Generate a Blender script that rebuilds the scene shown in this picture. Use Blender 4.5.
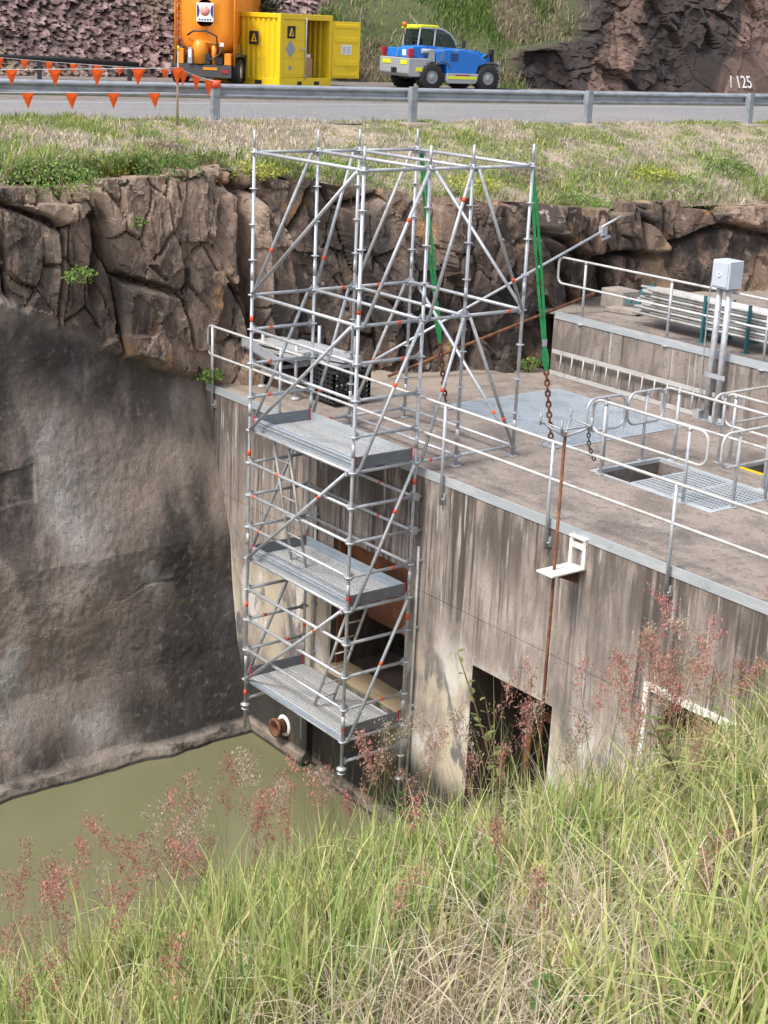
import bpy, math, random
import numpy as np
from mathutils import Vector, Matrix
random.seed(7)
rng = np.random.default_rng(11)
for o in list(bpy.data.objects):
    bpy.data.objects.remove(o)
scene = bpy.context.scene
COL = scene.collection

# ------------------------------------------------------------------ camera
CAM = (18.4525, -11.8692, 5.9681)
YAW, PITCH, ROLL, FPX = 2.47725, 0.309983, -0.0451685, 1531.58
fw = Vector((math.cos(PITCH) * math.cos(YAW), math.cos(PITCH) * math.sin(YAW), -math.sin(PITCH)))
r0 = fw.cross(Vector((0, 0, 1))).normalized()
d0 = fw.cross(r0)
rt = math.cos(ROLL) * r0 + math.sin(ROLL) * d0
dn = -math.sin(ROLL) * r0 + math.cos(ROLL) * d0
cam = bpy.data.cameras.new('camera')
cam.sensor_fit = 'VERTICAL'
cam.sensor_height = 24.0
cam.lens = FPX / 1024 * 24.0
cam.clip_start = 0.1
cam.clip_end = 2000
camo = bpy.data.objects.new('camera', cam)
COL.objects.link(camo)
camo.matrix_world = Matrix(((rt.x, -dn.x, -fw.x, CAM[0]), (rt.y, -dn.y, -fw.y, CAM[1]),
                            (rt.z, -dn.z, -fw.z, CAM[2]), (0, 0, 0, 1)))
scene.camera = camo

# ------------------------------------------------------------------ light: hazy bright daylight, high sun behind the camera's left
SUN_EL, SUN_AZ = 56.0, 272.0         # azimuth the light comes FROM, degrees ccw from +X
sd = Vector((math.cos(math.radians(SUN_EL)) * math.cos(math.radians(SUN_AZ)),
             math.cos(math.radians(SUN_EL)) * math.sin(math.radians(SUN_AZ)),
             math.sin(math.radians(SUN_EL))))
w = bpy.data.worlds.new('World')
scene.world = w
w.use_nodes = True
nt = w.node_tree
bg = nt.nodes['Background']
sky = nt.nodes.new('ShaderNodeTexSky')
sky.sky_type = 'NISHITA'
sky.sun_disc = False
sky.sun_elevation = math.radians(SUN_EL)
sky.sun_rotation = math.radians(90 - SUN_AZ)
sky.dust_density = 3.0
sky.air_density = 1.0
hz = nt.nodes.new('ShaderNodeHueSaturation')     # thin cloud: a whiter sky
hz.inputs['Saturation'].default_value = 0.42
nt.links.new(sky.outputs[0], hz.inputs['Color'])
nt.links.new(hz.outputs[0], bg.inputs[0])
bg.inputs[1].default_value = 0.125
sun = bpy.data.lights.new('sun', 'SUN')
sun.energy = 1.5
sun.angle = math.radians(10)
sun.color = (1.0, 0.95, 0.88)
suno = bpy.data.objects.new('sun', sun)
COL.objects.link(suno)
suno.rotation_euler = (-sd).to_track_quat('-Z', 'Y').to_euler()
suno.location = (0, -20, 40)
scene.view_settings.view_transform = 'Standard'
scene.view_settings.look = 'None'
scene.view_settings.exposure = 1.08
scene.view_settings.gamma = 1.0

# ------------------------------------------------------------------ materials
def mat(name, col, rough=0.6, metal=0.0, layers=(), bump=None, spec=0.5, attr=None, transl=0.0, bump2=None):
    m = bpy.data.materials.new(name)
    m.use_nodes = True
    n = m.node_tree.nodes
    L = m.node_tree.links
    b = n['Principled BSDF']
    b.inputs['Roughness'].default_value = rough
    b.inputs['Metallic'].default_value = metal
    b.inputs['Specular IOR Level'].default_value = spec
    tc = n.new('ShaderNodeNewGeometry')
    def noise(scale, detail=6, dist=0.0, rgh=0.6):
        mp = n.new('ShaderNodeMapping')
        mp.inputs['Scale'].default_value = scale if hasattr(scale, '__len__') else (scale,) * 3
        L.new(tc.outputs['Position'], mp.inputs[0])
        t = n.new('ShaderNodeTexNoise')
        t.inputs['Scale'].default_value = 1.0
        t.inputs['Detail'].default_value = detail
        t.inputs['Roughness'].default_value = rgh
        t.inputs['Distortion'].default_value = dist
        L.new(mp.outputs[0], t.inputs['Vector'])
        return t.outputs['Fac']
    def ramp(sock, lo, hi, a=0.0, c=1.0):
        r = n.new('ShaderNodeMapRange')
        r.interpolation_type = 'SMOOTHSTEP'
        r.inputs[1].default_value = lo
        r.inputs[2].default_value = hi
        r.inputs[3].default_value = a
        r.inputs[4].default_value = c
        L.new(sock, r.inputs[0])
        return r.outputs[0]
    def mul(a, c):
        k = n.new('ShaderNodeMath')
        k.operation = 'MULTIPLY'
        L.new(a, k.inputs[0])
        if isinstance(c, (int, float)):
            k.inputs[1].default_value = c
        else:
            L.new(c, k.inputs[1])
        return k.outputs[0]
    if attr:
        at = n.new('ShaderNodeAttribute')
        at.attribute_name = attr
        cur = at.outputs['Color']
    else:
        rgb = n.new('ShaderNodeRGB')
        rgb.outputs[0].default_value = (*col, 1)
        cur = rgb.outputs[0]
    for ly in layers:
        f = ramp(noise(ly['s'], ly.get('d', 6), ly.get('w', 0.0), ly.get('r', 0.6)), ly.get('lo', .45), ly.get('hi', .6))
        f = mul(f, ly.get('a', 1.0))
        if 'm' in ly:
            f = mul(f, ramp(noise(ly['m'][0], 4), ly['m'][1], ly['m'][2]))
        for ax in 'xyz':
            if ax in ly:
                sp = n.new('ShaderNodeSeparateXYZ')
                L.new(tc.outputs['Position'], sp.inputs[0])
                rr = ly[ax]
                src = sp.outputs['xyz'.index(ax)]
                if len(rr) > 2:       # wobble the edge of the stain
                    ad = n.new('ShaderNodeMath'); ad.operation = 'MULTIPLY_ADD'
                    L.new(noise(rr[3], 5), ad.inputs[0]); ad.inputs[1].default_value = rr[2]
                    L.new(src, ad.inputs[2]); src = ad.outputs[0]
                f = mul(f, ramp(src, rr[0], rr[1]) if rr[0] < rr[1] else ramp(src, rr[1], rr[0], 1.0, 0.0))
        if 'at' in ly:
            a2 = n.new('ShaderNodeAttribute')
            a2.attribute_name = ly['at']
            src = a2.outputs['Fac']
            if ly.get('inv'):
                src = ramp(src, 0, 1, 1, 0)
            f = mul(f, src)
        mx = n.new('ShaderNodeMix')
        mx.data_type = 'RGBA'
        mx.blend_type = ly.get('blend', 'MIX')
        L.new(f, mx.inputs['Factor'])
        L.new(cur, mx.inputs['A'])
        mx.inputs['B'].default_value = (*ly['c'], 1)
        cur = mx.outputs['Result']
    L.new(cur, b.inputs['Base Color'])
    prev = None
    for bp_ in (bump, bump2):
        if bp_:
            bm_ = n.new('ShaderNodeBump')
            bm_.inputs['Distance'].default_value = bp_[1]
            bm_.inputs['Strength'].default_value = bp_[2] if len(bp_) > 2 else 0.6
            L.new(noise(bp_[0], 8, 0.0, 0.65), bm_.inputs['Height'])
            if prev is not None:
                L.new(prev, bm_.inputs['Normal'])
            prev = bm_.outputs[0]
    if prev is not None:
        L.new(prev, b.inputs['Normal'])
    if transl > 0:
        out = n['Material Output']
        tr = n.new('ShaderNodeBsdfTranslucent')
        L.new(cur, tr.inputs['Color'])
        ms = n.new('ShaderNodeMixShader')
        ms.inputs[0].default_value = transl
        L.new(b.outputs[0], ms.inputs[1])
        L.new(tr.outputs[0], ms.inputs[2])
        L.new(ms.outputs[0], out.inputs[0])
    return m

MT = {}
MT['galv'] = mat('galvanised_steel', (.50, .52, .55), .42, .35,
                 [dict(c=(.30, .32, .35), s=(9, 9, 9), lo=.45, hi=.7, a=.7), dict(c=(.66, .67, .68), s=(30, 30, 30), lo=.55, hi=.75, a=.5)])
MT['galv_dull'] = mat('weathered_galvanised_steel', (.40, .42, .44), .55, .3,
                      [dict(c=(.24, .25, .27), s=(12, 12, 12), lo=.45, hi=.7, a=.7), dict(c=(.30, .2, .13), s=(5, 5, 5), lo=.62, hi=.75, a=.4)])
MT['rail'] = mat('pale_galvanised_rail', (.52, .515, .50), .55, .15,
                 [dict(c=(.40, .29, .20), s=(2.5, 2.5, 2.5), lo=.53, hi=.66, a=.65), dict(c=(.33, .34, .35), s=(5, 5, 5), lo=.52, hi=.66, a=.6), dict(c=(.45, .47, .49), s=(14, 14, 14), lo=.5, hi=.7, a=.6)])
MT['toe'] = mat('zinc_toe_board', (.36, .42, .48), .5, .3, [dict(c=(.22, .26, .31), s=(3, 3, 20), lo=.4, hi=.7, a=.7)])
MT['toe_dark'] = mat('dark_toe_board', (.16, .18, .20), .6, .2, [dict(c=(.28, .3, .32), s=(4, 4, 30), lo=.45, hi=.7, a=.6)])
MT['plankdark'] = mat('steel_plank_slots', (.20, .21, .22), .6, .2)
MT['deckplank'] = mat('steel_deck_plank', (.54, .55, .56), .5, .3,
                      [dict(c=(.36, .37, .38), s=(40, 40, 40), lo=.45, hi=.6, a=.7), dict(c=(.62, .60, .56), s=(2, 8, 2), lo=.5, hi=.7, a=.6)])
MT['timber'] = mat('pale_timber', (.42, .33, .21), .8, 0, [dict(c=(.28, .2, .12), s=(2, 30, 30), lo=.45, hi=.65, a=.7)])
MT['orange'] = mat('orange_red_band', (.80, .10, .03), .5)
MT['red'] = mat('red_band', (.55, .04, .07), .5)
MT['rust'] = mat('rusty_steel', (.16, .065, .035), .85, .1,
                 [dict(c=(.30, .13, .06), s=(8, 8, 8), lo=.45, hi=.65, a=.8), dict(c=(.06, .035, .03), s=(3, 3, 3), lo=.5, hi=.7, a=.8)])
MT['white'] = mat('white_paint', (.78, .76, .72), .5, 0, [dict(c=(.5, .36, .24), s=(9, 9, 9), lo=.58, hi=.7, a=.8)])
MT['plate'] = mat('galvanised_kick_plate', (.47, .51, .54), .45, .3, [dict(c=(.62, .63, .63), s=(2, 2, 10), lo=.45, hi=.65, a=.7), dict(c=(.3, .3, .3), s=(6, 6, 6), lo=.6, hi=.75, a=.6)])
MT['black'] = mat('black_rubber', (.018, .018, .019), .75)
MT['blackp'] = mat('black_plastic', (.03, .03, .032), .45)
MT['dark'] = mat('dark_cavity_concrete', (.09, .08, .07), .9, 0, [dict(c=(.03, .027, .025), s=(2, 2, .6), lo=.4, hi=.6)])
MT['sling'] = mat('green_webbing', (.03, .33, .10), .7, 0, [dict(c=(.015, .20, .06), s=(3, 3, 6), lo=.45, hi=.65, a=.8)])
MT['blue'] = mat('blue_paint', (.012, .17, .58), .35, 0, [dict(c=(.03, .13, .36), s=(3, 3, 3), lo=.5, hi=.75, a=.5), dict(c=(.30, .27, .22), s=(2.5, 2.5, 1.2), lo=.52, hi=.70, a=.55, d=9)])
MT['yellow'] = mat('yellow_paint', (.80, .56, .012), .45, 0, [dict(c=(.5, .34, .02), s=(1.5, 1.5, 4), lo=.55, hi=.75, a=.5), dict(c=(.40, .27, .12), s=(3, 3, .8), lo=.58, hi=.70, a=.5, d=9)])
MT['hivis'] = mat('hi_vis_yellow', (.72, .74, .03), .5)
MT['tank'] = mat('orange_paint', (.80, .27, .015), .35, 0, [dict(c=(.5, .15, .02), s=(1.5, 1.5, .6), lo=.5, hi=.75, a=.5), dict(c=(.35, .22, .12), s=(3, 3, .8), lo=.56, hi=.70, a=.5, d=9)])
MT['grey'] = mat('grey_paint', (.34, .36, .38), .5, 0, [dict(c=(.2, .2, .2), s=(5, 5, 5), lo=.55, hi=.75, a=.6)])
MT['dgrey'] = mat('dark_grey_steel', (.06, .062, .066), .6)
MT['glass'] = mat('cab_glass', (.05, .065, .075), .08, 0, spec=.8)
_n = MT['glass'].node_tree
_t = _n.nodes.new('ShaderNodeBsdfTransparent'); _t.inputs[0].default_value = (.55, .62, .65, 1)
_m = _n.nodes.new('ShaderNodeMixShader'); _m.inputs[0].default_value = .25
_n.links.new(_t.outputs[0], _m.inputs[1]); _n.links.new(_n.nodes['Principled BSDF'].outputs[0], _m.inputs[2]); _n.links.new(_m.outputs[0], _n.nodes['Material Output'].inputs[0])
MT['beacon'] = mat('amber_beacon', (.55, .16, .02), .3)
MT['tail'] = mat('red_lamp', (.40, .02, .03), .3)
MT['card'] = mat('cardboard', (.42, .24, .13), .8)
MT['teal'] = mat('teal_steel', (.03, .14, .16), .5, .1)
MT['boxgrey'] = mat('pale_blue_cabinet', (.52, .57, .64), .4, .05, [dict(c=(.42, .46, .5), s=(4, 4, 4), lo=.5, hi=.7, a=.5)])
MT['navy'] = mat('navy_print', (.03, .04, .22), .5)
MT['pink'] = mat('pink_print', (.75, .33, .28), .5)
MT['signwhite'] = mat('sign_white', (.8, .8, .8), .5)
MT['placard'] = mat('grey_placard', (.30, .32, .36), .5)

MT['wall'] = mat('stained_concrete_wall', (.315, .258, .225), .85, 0, [
    dict(c=(.43, .37, .325), s=(2.4, 2.4, .9), lo=.45, hi=.62, a=.85, d=9, w=.3),
    dict(c=(.20, .168, .152), s=(3.2, 3.2, 1.0), lo=.47, hi=.60, a=.7, d=9, w=.6),
    dict(c=(.17, .142, .128), s=(15, 15, .35), lo=.50, hi=.62, a=.6, d=9, w=.15),
    dict(c=(.065, .054, .048), s=(10, 10, .25), d=9, lo=.48, hi=.58, a=.88, w=.15, m=((2.0, 2.0, .28), .44, .58), z=(-2.7, -.7, 1.5, (1.8, 1.8, .8))),
    dict(c=(.065, .056, .052), s=(20, 20, .45), lo=.53, hi=.61, a=.85, d=9, w=.2, m=((1.7, 1.7, .5), .45, .58), z=(-2.3, -.5, 1.3, (2.5, 2.5, .8))),
    dict(c=(.085, .068, .058), s=(5, 5, .9), lo=.36, hi=.56, a=.8, d=9, z=(-.95, -.05, .9, (5, 5, .5))),
    dict(c=(.50, .47, .44), s=(13, 13, .8), lo=.58, hi=.66, a=.7, d=8),
    dict(c=(.085, .075, .07), s=(40, 40, 25), lo=.58, hi=.65, a=.75),
    dict(c=(.55, .475, .355), s=(1.3, 1.3, .8), lo=.34, hi=.56, a=.85, z=(-1.5, -2.8, .8, (1.2, 1.2, 1.2))),
    dict(c=(.64, .61, .58), s=(2.2, 2.2, 1.0), lo=.50, hi=.60, a=.8, z=(-1.9, -3.0), d=9, w=.5),
    dict(c=(.10, .098, .105), s=(2.0, 2.0, .8), lo=.53, hi=.61, a=.85, z=(-1.9, -3.2), d=9, w=.5),
    dict(c=(.020, .019, .018), s=(2.2, 2.2, .5), lo=.05, hi=.36, a=.96, z=(-3.8, -4.35, .7, (2, 2, .6))),
    dict(c=(.17, .115, .06), s=(2.0, 2.0, .5), lo=.56, hi=.68, a=.7, z=(-3.6, -4.4)),
    dict(c=(.27, .22, .18), s=(2.5, 2.5, 6), lo=.3, hi=.55, a=.9, z=(-5.46, -5.54)),
    dict(c=(.02, .02, .018), s=(3, 3, 6), lo=.0, hi=.3, a=.85, z=(-5.66, -5.70)),
], bump=((14, 14, 7.0), .02, .7), bump2=((60, 60, 60), .006, .6))
MT['cavity'] = mat('shade_toned_cavity_concrete', (.13, .10, .08), .8, 0, [dict(c=(.05, .04, .034), s=(2, 2, .7), lo=.42, hi=.58, a=.85), dict(c=(.24, .12, .045), s=(1.5, 1.5, .6), lo=.57, hi=.68, a=.7)], bump=((14, 14, 7), .02, .7))  # shade inside the openings put into the base colour, with rust stains over it
MT['deck'] = mat('weathered_concrete_deck', (.275, .228, .198), .9, 0, [
    dict(c=(.15, .124, .108), s=(.9, .9, .9), lo=.42, hi=.62, a=.85),
    dict(c=(.36, .315, .285), s=(1.4, 1.4, 1.4), lo=.56, hi=.72, a=.7),
    dict(c=(.115, .098, .09), s=(7, 7, 7), lo=.52, hi=.66, a=.65),
    dict(c=(.46, .42, .39), s=(26, 26, 26), lo=.58, hi=.66, a=.75),
    dict(c=(.085, .075, .07), s=(33, 33, 33), lo=.56, hi=.64, a=.65), dict(c=(.09, .08, .074), s=(1.1, 1.1, 1.1), lo=.58, hi=.68, a=.6, d=9, w=.6),
    dict(c=(.40, .33, .26), s=(.6, .6, .6), lo=.3, hi=.55, a=.6, x=(-.3, -2.6)),
], bump=((45, 45, 45), .006, .6))
MT['upwall'] = mat('upper_concrete_wall', (.27, .228, .203), .88, 0, [
    dict(c=(.16, .132, .118), s=(2.6, 2.6, 1.0), lo=.44, hi=.60, a=.85, d=9, w=.5),
    dict(c=(.37, .32, .285), s=(4, 4, .8), lo=.54, hi=.66, a=.7, d=9),
    dict(c=(.48, .45, .42), s=(13, 13, .3), lo=.63, hi=.69, a=.75, d=8),
    dict(c=(.065, .056, .052), s=(9, 9, .4), lo=.55, hi=.64, a=.8, d=9, w=.3),
    dict(c=(.085, .075, .07), s=(36, 36, 22), lo=.57, hi=.65, a=.7),
], bump=((30, 30, 8), .012, .6))
MT['concrete'] = mat('pale_concrete', (.36, .32, .28), .9, 0, [dict(c=(.24, .2, .17), s=(6, 6, 6), lo=.45, hi=.65, a=.7)], bump=((30, 30, 30), .01, .6))
MT['rock'] = mat('cut_rock_face', (.27, .19, .145), .88, 0, [
    dict(c=(.45, .335, .255), s=(1.3, 1.3, .7), lo=.46, hi=.60, a=.85, d=10, r=.7),
    dict(c=(.10, .070, .056), s=(1.2, 1.2, .5), lo=.49, hi=.59, a=.9, d=10, r=.7),
    dict(c=(.042, .036, .034), s=(3.0, 3.0, .5), lo=.55, hi=.63, a=.85, d=10, w=.4, r=.7),
    dict(c=(.44, .22, .085), s=(.8, .8, .8), lo=.59, hi=.68, a=.75, d=8),
    dict(c=(.46, .40, .34), s=(5, 5, 4), lo=.58, hi=.68, a=.6, d=9),
    dict(c=(.05, .042, .039), s=(26, 26, 20), lo=.58, hi=.68, a=.6),
    dict(c=(.40, .34, .30), s=(34, 34, 34), lo=.62, hi=.70, a=.5),
    dict(c=(.058, .046, .041), s=(.8, .8, .45), lo=.45, hi=.55, a=.88, r=.68, y=(2.6, 4.6, 1.2, (1, 1, 1)), d=8),
    dict(c=(.215, .135, .098), s=(.9, .9, .7), lo=.47, hi=.58, a=.85, y=(2.6, 4.6), d=9, r=.68),
    dict(c=(.45, .26, .11), s=(1.6, 1.6, 1.6), lo=.58, hi=.66, a=.8, y=(2.4, 3.2), d=8),
    dict(c=(.50, .44, .38), s=(3.5, 3.5, 3.5), lo=.61, hi=.65, a=.8, y=(2.4, 3.4), d=9),
    dict(c=(.40, .27, .20), s=(.8, .8, .7), lo=.45, hi=.57, a=.85, y=(8.5, 10.5), d=9, r=.68),
    dict(c=(.44, .32, .20), s=(2.5, 2.5, 2), lo=.30, hi=.55, a=.85, at='tanc', d=10, r=.7),
    dict(c=(.036, .031, .030), s=(1.6, 1.6, .6), lo=.30, hi=.50, a=.94, at='tarry', d=10, w=.3, r=.68),
    # sprayed concrete below the rock
    dict(c=(.235, .192, .167), s=(.3, .3, .3), lo=-.2, hi=0, a=1, at='shot'),
    dict(c=(.31, .25, .21), s=(.42, .42, .42), lo=.42, hi=.60, a=.85, at='shot', d=6),
    dict(c=(.40, .385, .375), s=(.6, .6, .5), lo=.54, hi=.64, a=.8, at='shot', d=9),
    dict(c=(.085, .072, .065), s=(.7, .7, .28), lo=.50, hi=.62, a=.8, at='shot', d=9, w=.3),
    dict(c=(.034, .030, .030), s=(1.0, 1.0, .14), lo=.54, hi=.66, a=.8, at='shot', d=9, w=.3),
    dict(c=(.026, .024, .024), s=(.5, .5, .3), lo=.22, hi=.46, a=.85, at='shot', y=(-1.3, .6, .9, (1.2, 1.2, .5)), z=(-.9, -2.8, 1.2, (.8, .8, .8))),
    dict(c=(.045, .040, .038), s=(.9, .9, .5), lo=.42, hi=.58, a=.7, at='shot', z=(-.2, .7, .6, (.8, .8, .8)), y=(.2, -1.2)),
    dict(c=(.42, .405, .40), s=(1.4, 1.4, 1.2), lo=.36, hi=.56, a=.8, at='pale', d=9),
    dict(c=(.31, .25, .215), s=(1.0, 1.0, 1.0), lo=.36, hi=.60, a=.75, at='pinkish', d=9),
    dict(c=(.036, .032, .031), s=(1.2, 1.2, .35), lo=.32, hi=.54, a=.9, at='sooty', d=9, w=.3),
    dict(c=(.07, .085, .028), s=(2.1, 2.1, 2.1), lo=.665, hi=.71, a=.8, at='shot'),
    dict(c=(.34, .30, .27), s=(7, 7, 7), lo=.54, hi=.70, a=.30, at='shot', d=9),
    dict(c=(.05, .045, .042), s=(24, 24, 18), lo=.52, hi=.68, a=.35, at='shot', d=9),
    dict(c=(.29, .245, .21), s=(3, 3, 6), lo=.35, hi=.55, a=.9, z=(-5.48, -5.58)),
    dict(c=(.02, .02, .018), s=(3, 3, 6), lo=.0, hi=.3, a=.85, z=(-5.66, -5.70)),
], bump=((9, 9, 6), .035, .8), bump2=((40, 40, 40), .02, .9))
MT['asphalt'] = mat('road_asphalt', (.19, .188, .195), .9, 0, [
    dict(c=(.36, .35, .35), s=(13, 13, 13), lo=.53, hi=.64, a=.85), dict(c=(.09, .088, .09), s=(17, 17, 17), lo=.54, hi=.64, a=.8),
    dict(c=(.25, .235, .22), s=(.5, .2, .5), lo=.45, hi=.65, a=.6)], bump=((60, 60, 60), .01, .6))
MT['pad'] = mat('gravel_pad', (.20, .175, .16), .95, 0, [dict(c=(.12, .10, .09), s=(3, 3, 3), lo=.45, hi=.6, a=.7), dict(c=(.32, .29, .26), s=(14, 14, 14), lo=.58, hi=.68, a=.7)], bump=((20, 20, 20), .03, .6))
MT['line'] = mat('road_line_white', (.42, .42, .42), .8, 0, [dict(c=(.3, .3, .3), s=(6, 2, 6), lo=.5, hi=.65, a=.7)])
MT['soil'] = mat('dry_verge_soil', (.36, .30, .23), .95, 0, [dict(c=(.10, .11, .04), s=(1.5, 1.5, 1.5), lo=.42, hi=.6, a=.8), dict(c=(.33, .27, .19), s=(5, 5, 5), lo=.55, hi=.7, a=.7)], bump=((12, 12, 12), .06, .8))
MT['bank'] = mat('bank_soil', (.12, .095, .06), .95, 0, [dict(c=(.24, .19, .12), s=(3, 3, 3), lo=.45, hi=.62, a=.8), dict(c=(.05, .055, .02), s=(5, 5, 5), lo=.5, hi=.65, a=.7)], bump=((14, 14, 14), .06, .8))
MT['water'] = mat('murky_green_water', (.165, .163, .088), .05, 0, [dict(c=(.17, .162, .09), s=(.25, .25, .25), lo=.4, hi=.6, a=.6)], bump=((2.2, 2.2, 2.2), .03, .16), spec=.5)
MT['leaf'] = mat('grass_blades', (1, 1, 1), .75, 0, attr='col', transl=.3, spec=.2)
MT['rubble'] = mat('rubble_rock', (1, 1, 1), .9, 0, [dict(c=(.07, .05, .055), s=(7, 7, 7), lo=.45, hi=.65, a=.5)], attr='col', bump=((16, 16, 16), .05, .8))

# ------------------------------------------------------------------ mesh builder and tagging
class MB:
    def __init__(s):
        s.v, s.f, s.sm = [], [], []
    def add(s, vs, fs, smooth=False):
        o = len(s.v)
        s.v += [tuple(p) for p in vs]
        s.f += [tuple(o + i for i in f) for f in fs]
        s.sm += [smooth] * len(fs)
        return s
    def obox(s, c, ax, ay, az):
        c = Vector(c); ax = Vector(ax); ay = Vector(ay); az = Vector(az)
        vs = [c + i * ax + j * ay + k * az for k in (-1, 1) for j in (-1, 1) for i in (-1, 1)]
        return s.add(vs, [(0, 2, 3, 1), (4, 5, 7, 6), (0, 1, 5, 4), (2, 6, 7, 3), (0, 4, 6, 2), (1, 3, 7, 5)])
    def box(s, x0, x1, y0, y1, z0, z1):
        return s.obox(((x0 + x1) / 2, (y0 + y1) / 2, (z0 + z1) / 2), ((x1 - x0) / 2, 0, 0), (0, (y1 - y0) / 2, 0), (0, 0, (z1 - z0) / 2))
    def beam(s, p0, p1, wd, ht, up=(0, 0, 1)):
        p0 = Vector(p0); p1 = Vector(p1)
        d = p1 - p0
        side = d.cross(Vector(up))
        if side.length < 1e-6:
            side = d.cross(Vector((1, 0, 0)))
        side.normalize()
        u = side.cross(d).normalized()
        return s.obox((p0 + p1) / 2, d / 2, side * wd / 2, u * ht / 2)
    def tube(s, p0, p1, r, n=10, r1=None):
        p0 = Vector(p0); p1 = Vector(p1)
        d = (p1 - p0).normalized()
        a = d.orthogonal().normalized()
        b = d.cross(a)
        r1 = r if r1 is None else r1
        vs = []
        for p, rr in ((p0, r), (p1, r1)):
            for i in range(n):
                t = 2 * math.pi * i / n
                vs.append(p + rr * (math.cos(t) * a + math.sin(t) * b))
        s.add(vs, [(i, (i + 1) % n, n + (i + 1) % n, n + i) for i in range(n)], True)
        o = len(s.v) - 2 * n
        s.f += [tuple(o + i for i in reversed(range(n))), tuple(o + n + i for i in range(n))]
        s.sm += [False, False]
        return s
    def path(s, pts, r, n=8, closed=False):
        pts = [Vector(p) for p in pts]
        m = len(pts)
        rs = r if hasattr(r, '__len__') else [r] * m
        vs = []
        prev = None
        for i, p in enumerate(pts):
            if closed:
                t = (pts[(i + 1) % m] - pts[i - 1]).normalized()
            else:
                t = (pts[min(i + 1, m - 1)] - pts[max(i - 1, 0)]).normalized()
            a = t.orthogonal().normalized() if prev is None else (prev - t * prev.dot(t)).normalized()
            prev = a
            b = t.cross(a)
            for k in range(n):
                q = 2 * math.pi * k / n
                vs.append(p + rs[i] * (math.cos(q) * a + math.sin(q) * b))
        fs = []
        for i in range(m if closed else m - 1):
            for k in range(n):
                j = (i + 1) % m
                fs.append((i * n + k, i * n + (k + 1) % n, j * n + (k + 1) % n, j * n + k))
        if not closed:
            fs.append(tuple(reversed(range(n))))
            fs.append(tuple((m - 1) * n + k for k in range(n)))
        return s.add(vs, fs, True)
    def lathe(s, c, axis, prof, n=24):
        c = Vector(c); ax = Vector(axis).normalized()
        a = ax.orthogonal().normalized()
        b = ax.cross(a)
        vs = []
        for rr, h in prof:
            for k in range(n):
                q = 2 * math.pi * k / n
                vs.append(c + ax * h + rr * (math.cos(q) * a + math.sin(q) * b))
        fs = [(i * n + k, i * n + (k + 1) % n, (i + 1) * n + (k + 1) % n, (i + 1) * n + k) for i in range(len(prof) - 1) for k in range(n)]
        return s.add(vs, fs, True)
    def prism(s, poly, o, ex, ey, ez):
        """polygon in the (ex, ey) plane at o, extruded along ez"""
        o = Vector(o); ex = Vector(ex); ey = Vector(ey); ez = Vector(ez)
        n = len(poly)
        vs = [o + p[0] * ex + p[1] * ey for p in poly] + [o + p[0] * ex + p[1] * ey + ez for p in poly]
        return s.add(vs, [tuple(reversed(range(n))), tuple(range(n, 2 * n))] + [(i, (i + 1) % n, n + (i + 1) % n, n + i) for i in range(n)])
    def build(s, name, m, parent=None, local=False, bevel=0):
        me = bpy.data.meshes.new(name)
        vs = s.v
        if parent is not None and not local:
            lx, ly, lz = parent.get('_base', (0, 0, 0))
            vs = [(a - lx, b - ly, c - lz) for a, b, c in vs]
        me.from_pydata(vs, [], s.f)
        me.polygons.foreach_set('use_smooth', s.sm)
        me.materials.append(MT[m] if isinstance(m, str) else m)
        me.update()
        o = bpy.data.objects.new(name, me)
        COL.objects.link(o)
        if parent is not None:
            o.parent = parent
            o['_base'] = parent.get('_base', (0, 0, 0))
        if bevel:
            bv = o.modifiers.new('bevel', 'BEVEL')
            bv.width = bevel
            bv.segments = 2
            bv.limit_method = 'ANGLE'
        return o

def tag(o, label, cat, group=None, kind=None):
    o['label'] = label
    o['category'] = cat
    if group:
        o['group'] = group
    if kind:
        o['kind'] = kind
    return o
def thing(name, label, cat, loc=(0, 0, 0), rz=0.0, group=None):
    o = bpy.data.objects.new(name, None)
    o.empty_display_size = .2
    COL.objects.link(o)
    o.location = loc
    o.rotation_euler = (0, 0, rz)
    o['_base'] = tuple(loc)
    return tag(o, label, cat, group)
def struct(o, label=None, cat=None):
    o['kind'] = 'structure'
    if label:
        o['label'] = label
        o['category'] = cat
    return o
def npmesh(name, V, F, m, smooth=True, col=None, attrs=None):
    """fast mesh from numpy arrays: V (n,3), F (m,4)"""
    me = bpy.data.meshes.new(name)
    V = np.ascontiguousarray(V, dtype=np.float32)
    F = np.ascontiguousarray(F, dtype=np.int32)
    k = F.shape[1]
    me.vertices.add(len(V))
    me.vertices.foreach_set('co', V.ravel())
    me.loops.add(F.size)
    me.loops.foreach_set('vertex_index', F.ravel())
    me.polygons.add(len(F))
    me.polygons.foreach_set('loop_start', np.arange(0, F.size, k, dtype=np.int32))
    me.polygons.foreach_set('use_smooth', np.full(len(F), smooth))
    me.update(calc_edges=True)
    if col is not None:
        a = me.color_attributes.new('col', 'FLOAT_COLOR', 'POINT')
        c4 = np.ones((len(V), 4), dtype=np.float32)
        c4[:, :3] = col
        a.data.foreach_set('color', c4.ravel())
    for nm, arr in (attrs or {}).items():
        a = me.attributes.new(nm, 'FLOAT', 'POINT')
        a.data.foreach_set('value', np.ascontiguousarray(arr, dtype=np.float32).ravel())
    me.materials.append(MT[m])
    o = bpy.data.objects.new(name, me)
    COL.objects.link(o)
    return o
def gridfaces(a, b):
    i = np.arange(a - 1)[:, None] * b + np.arange(b - 1)[None, :]
    return np.stack([i, i + b, i + b + 1, i + 1], -1).reshape(-1, 4)

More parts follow.
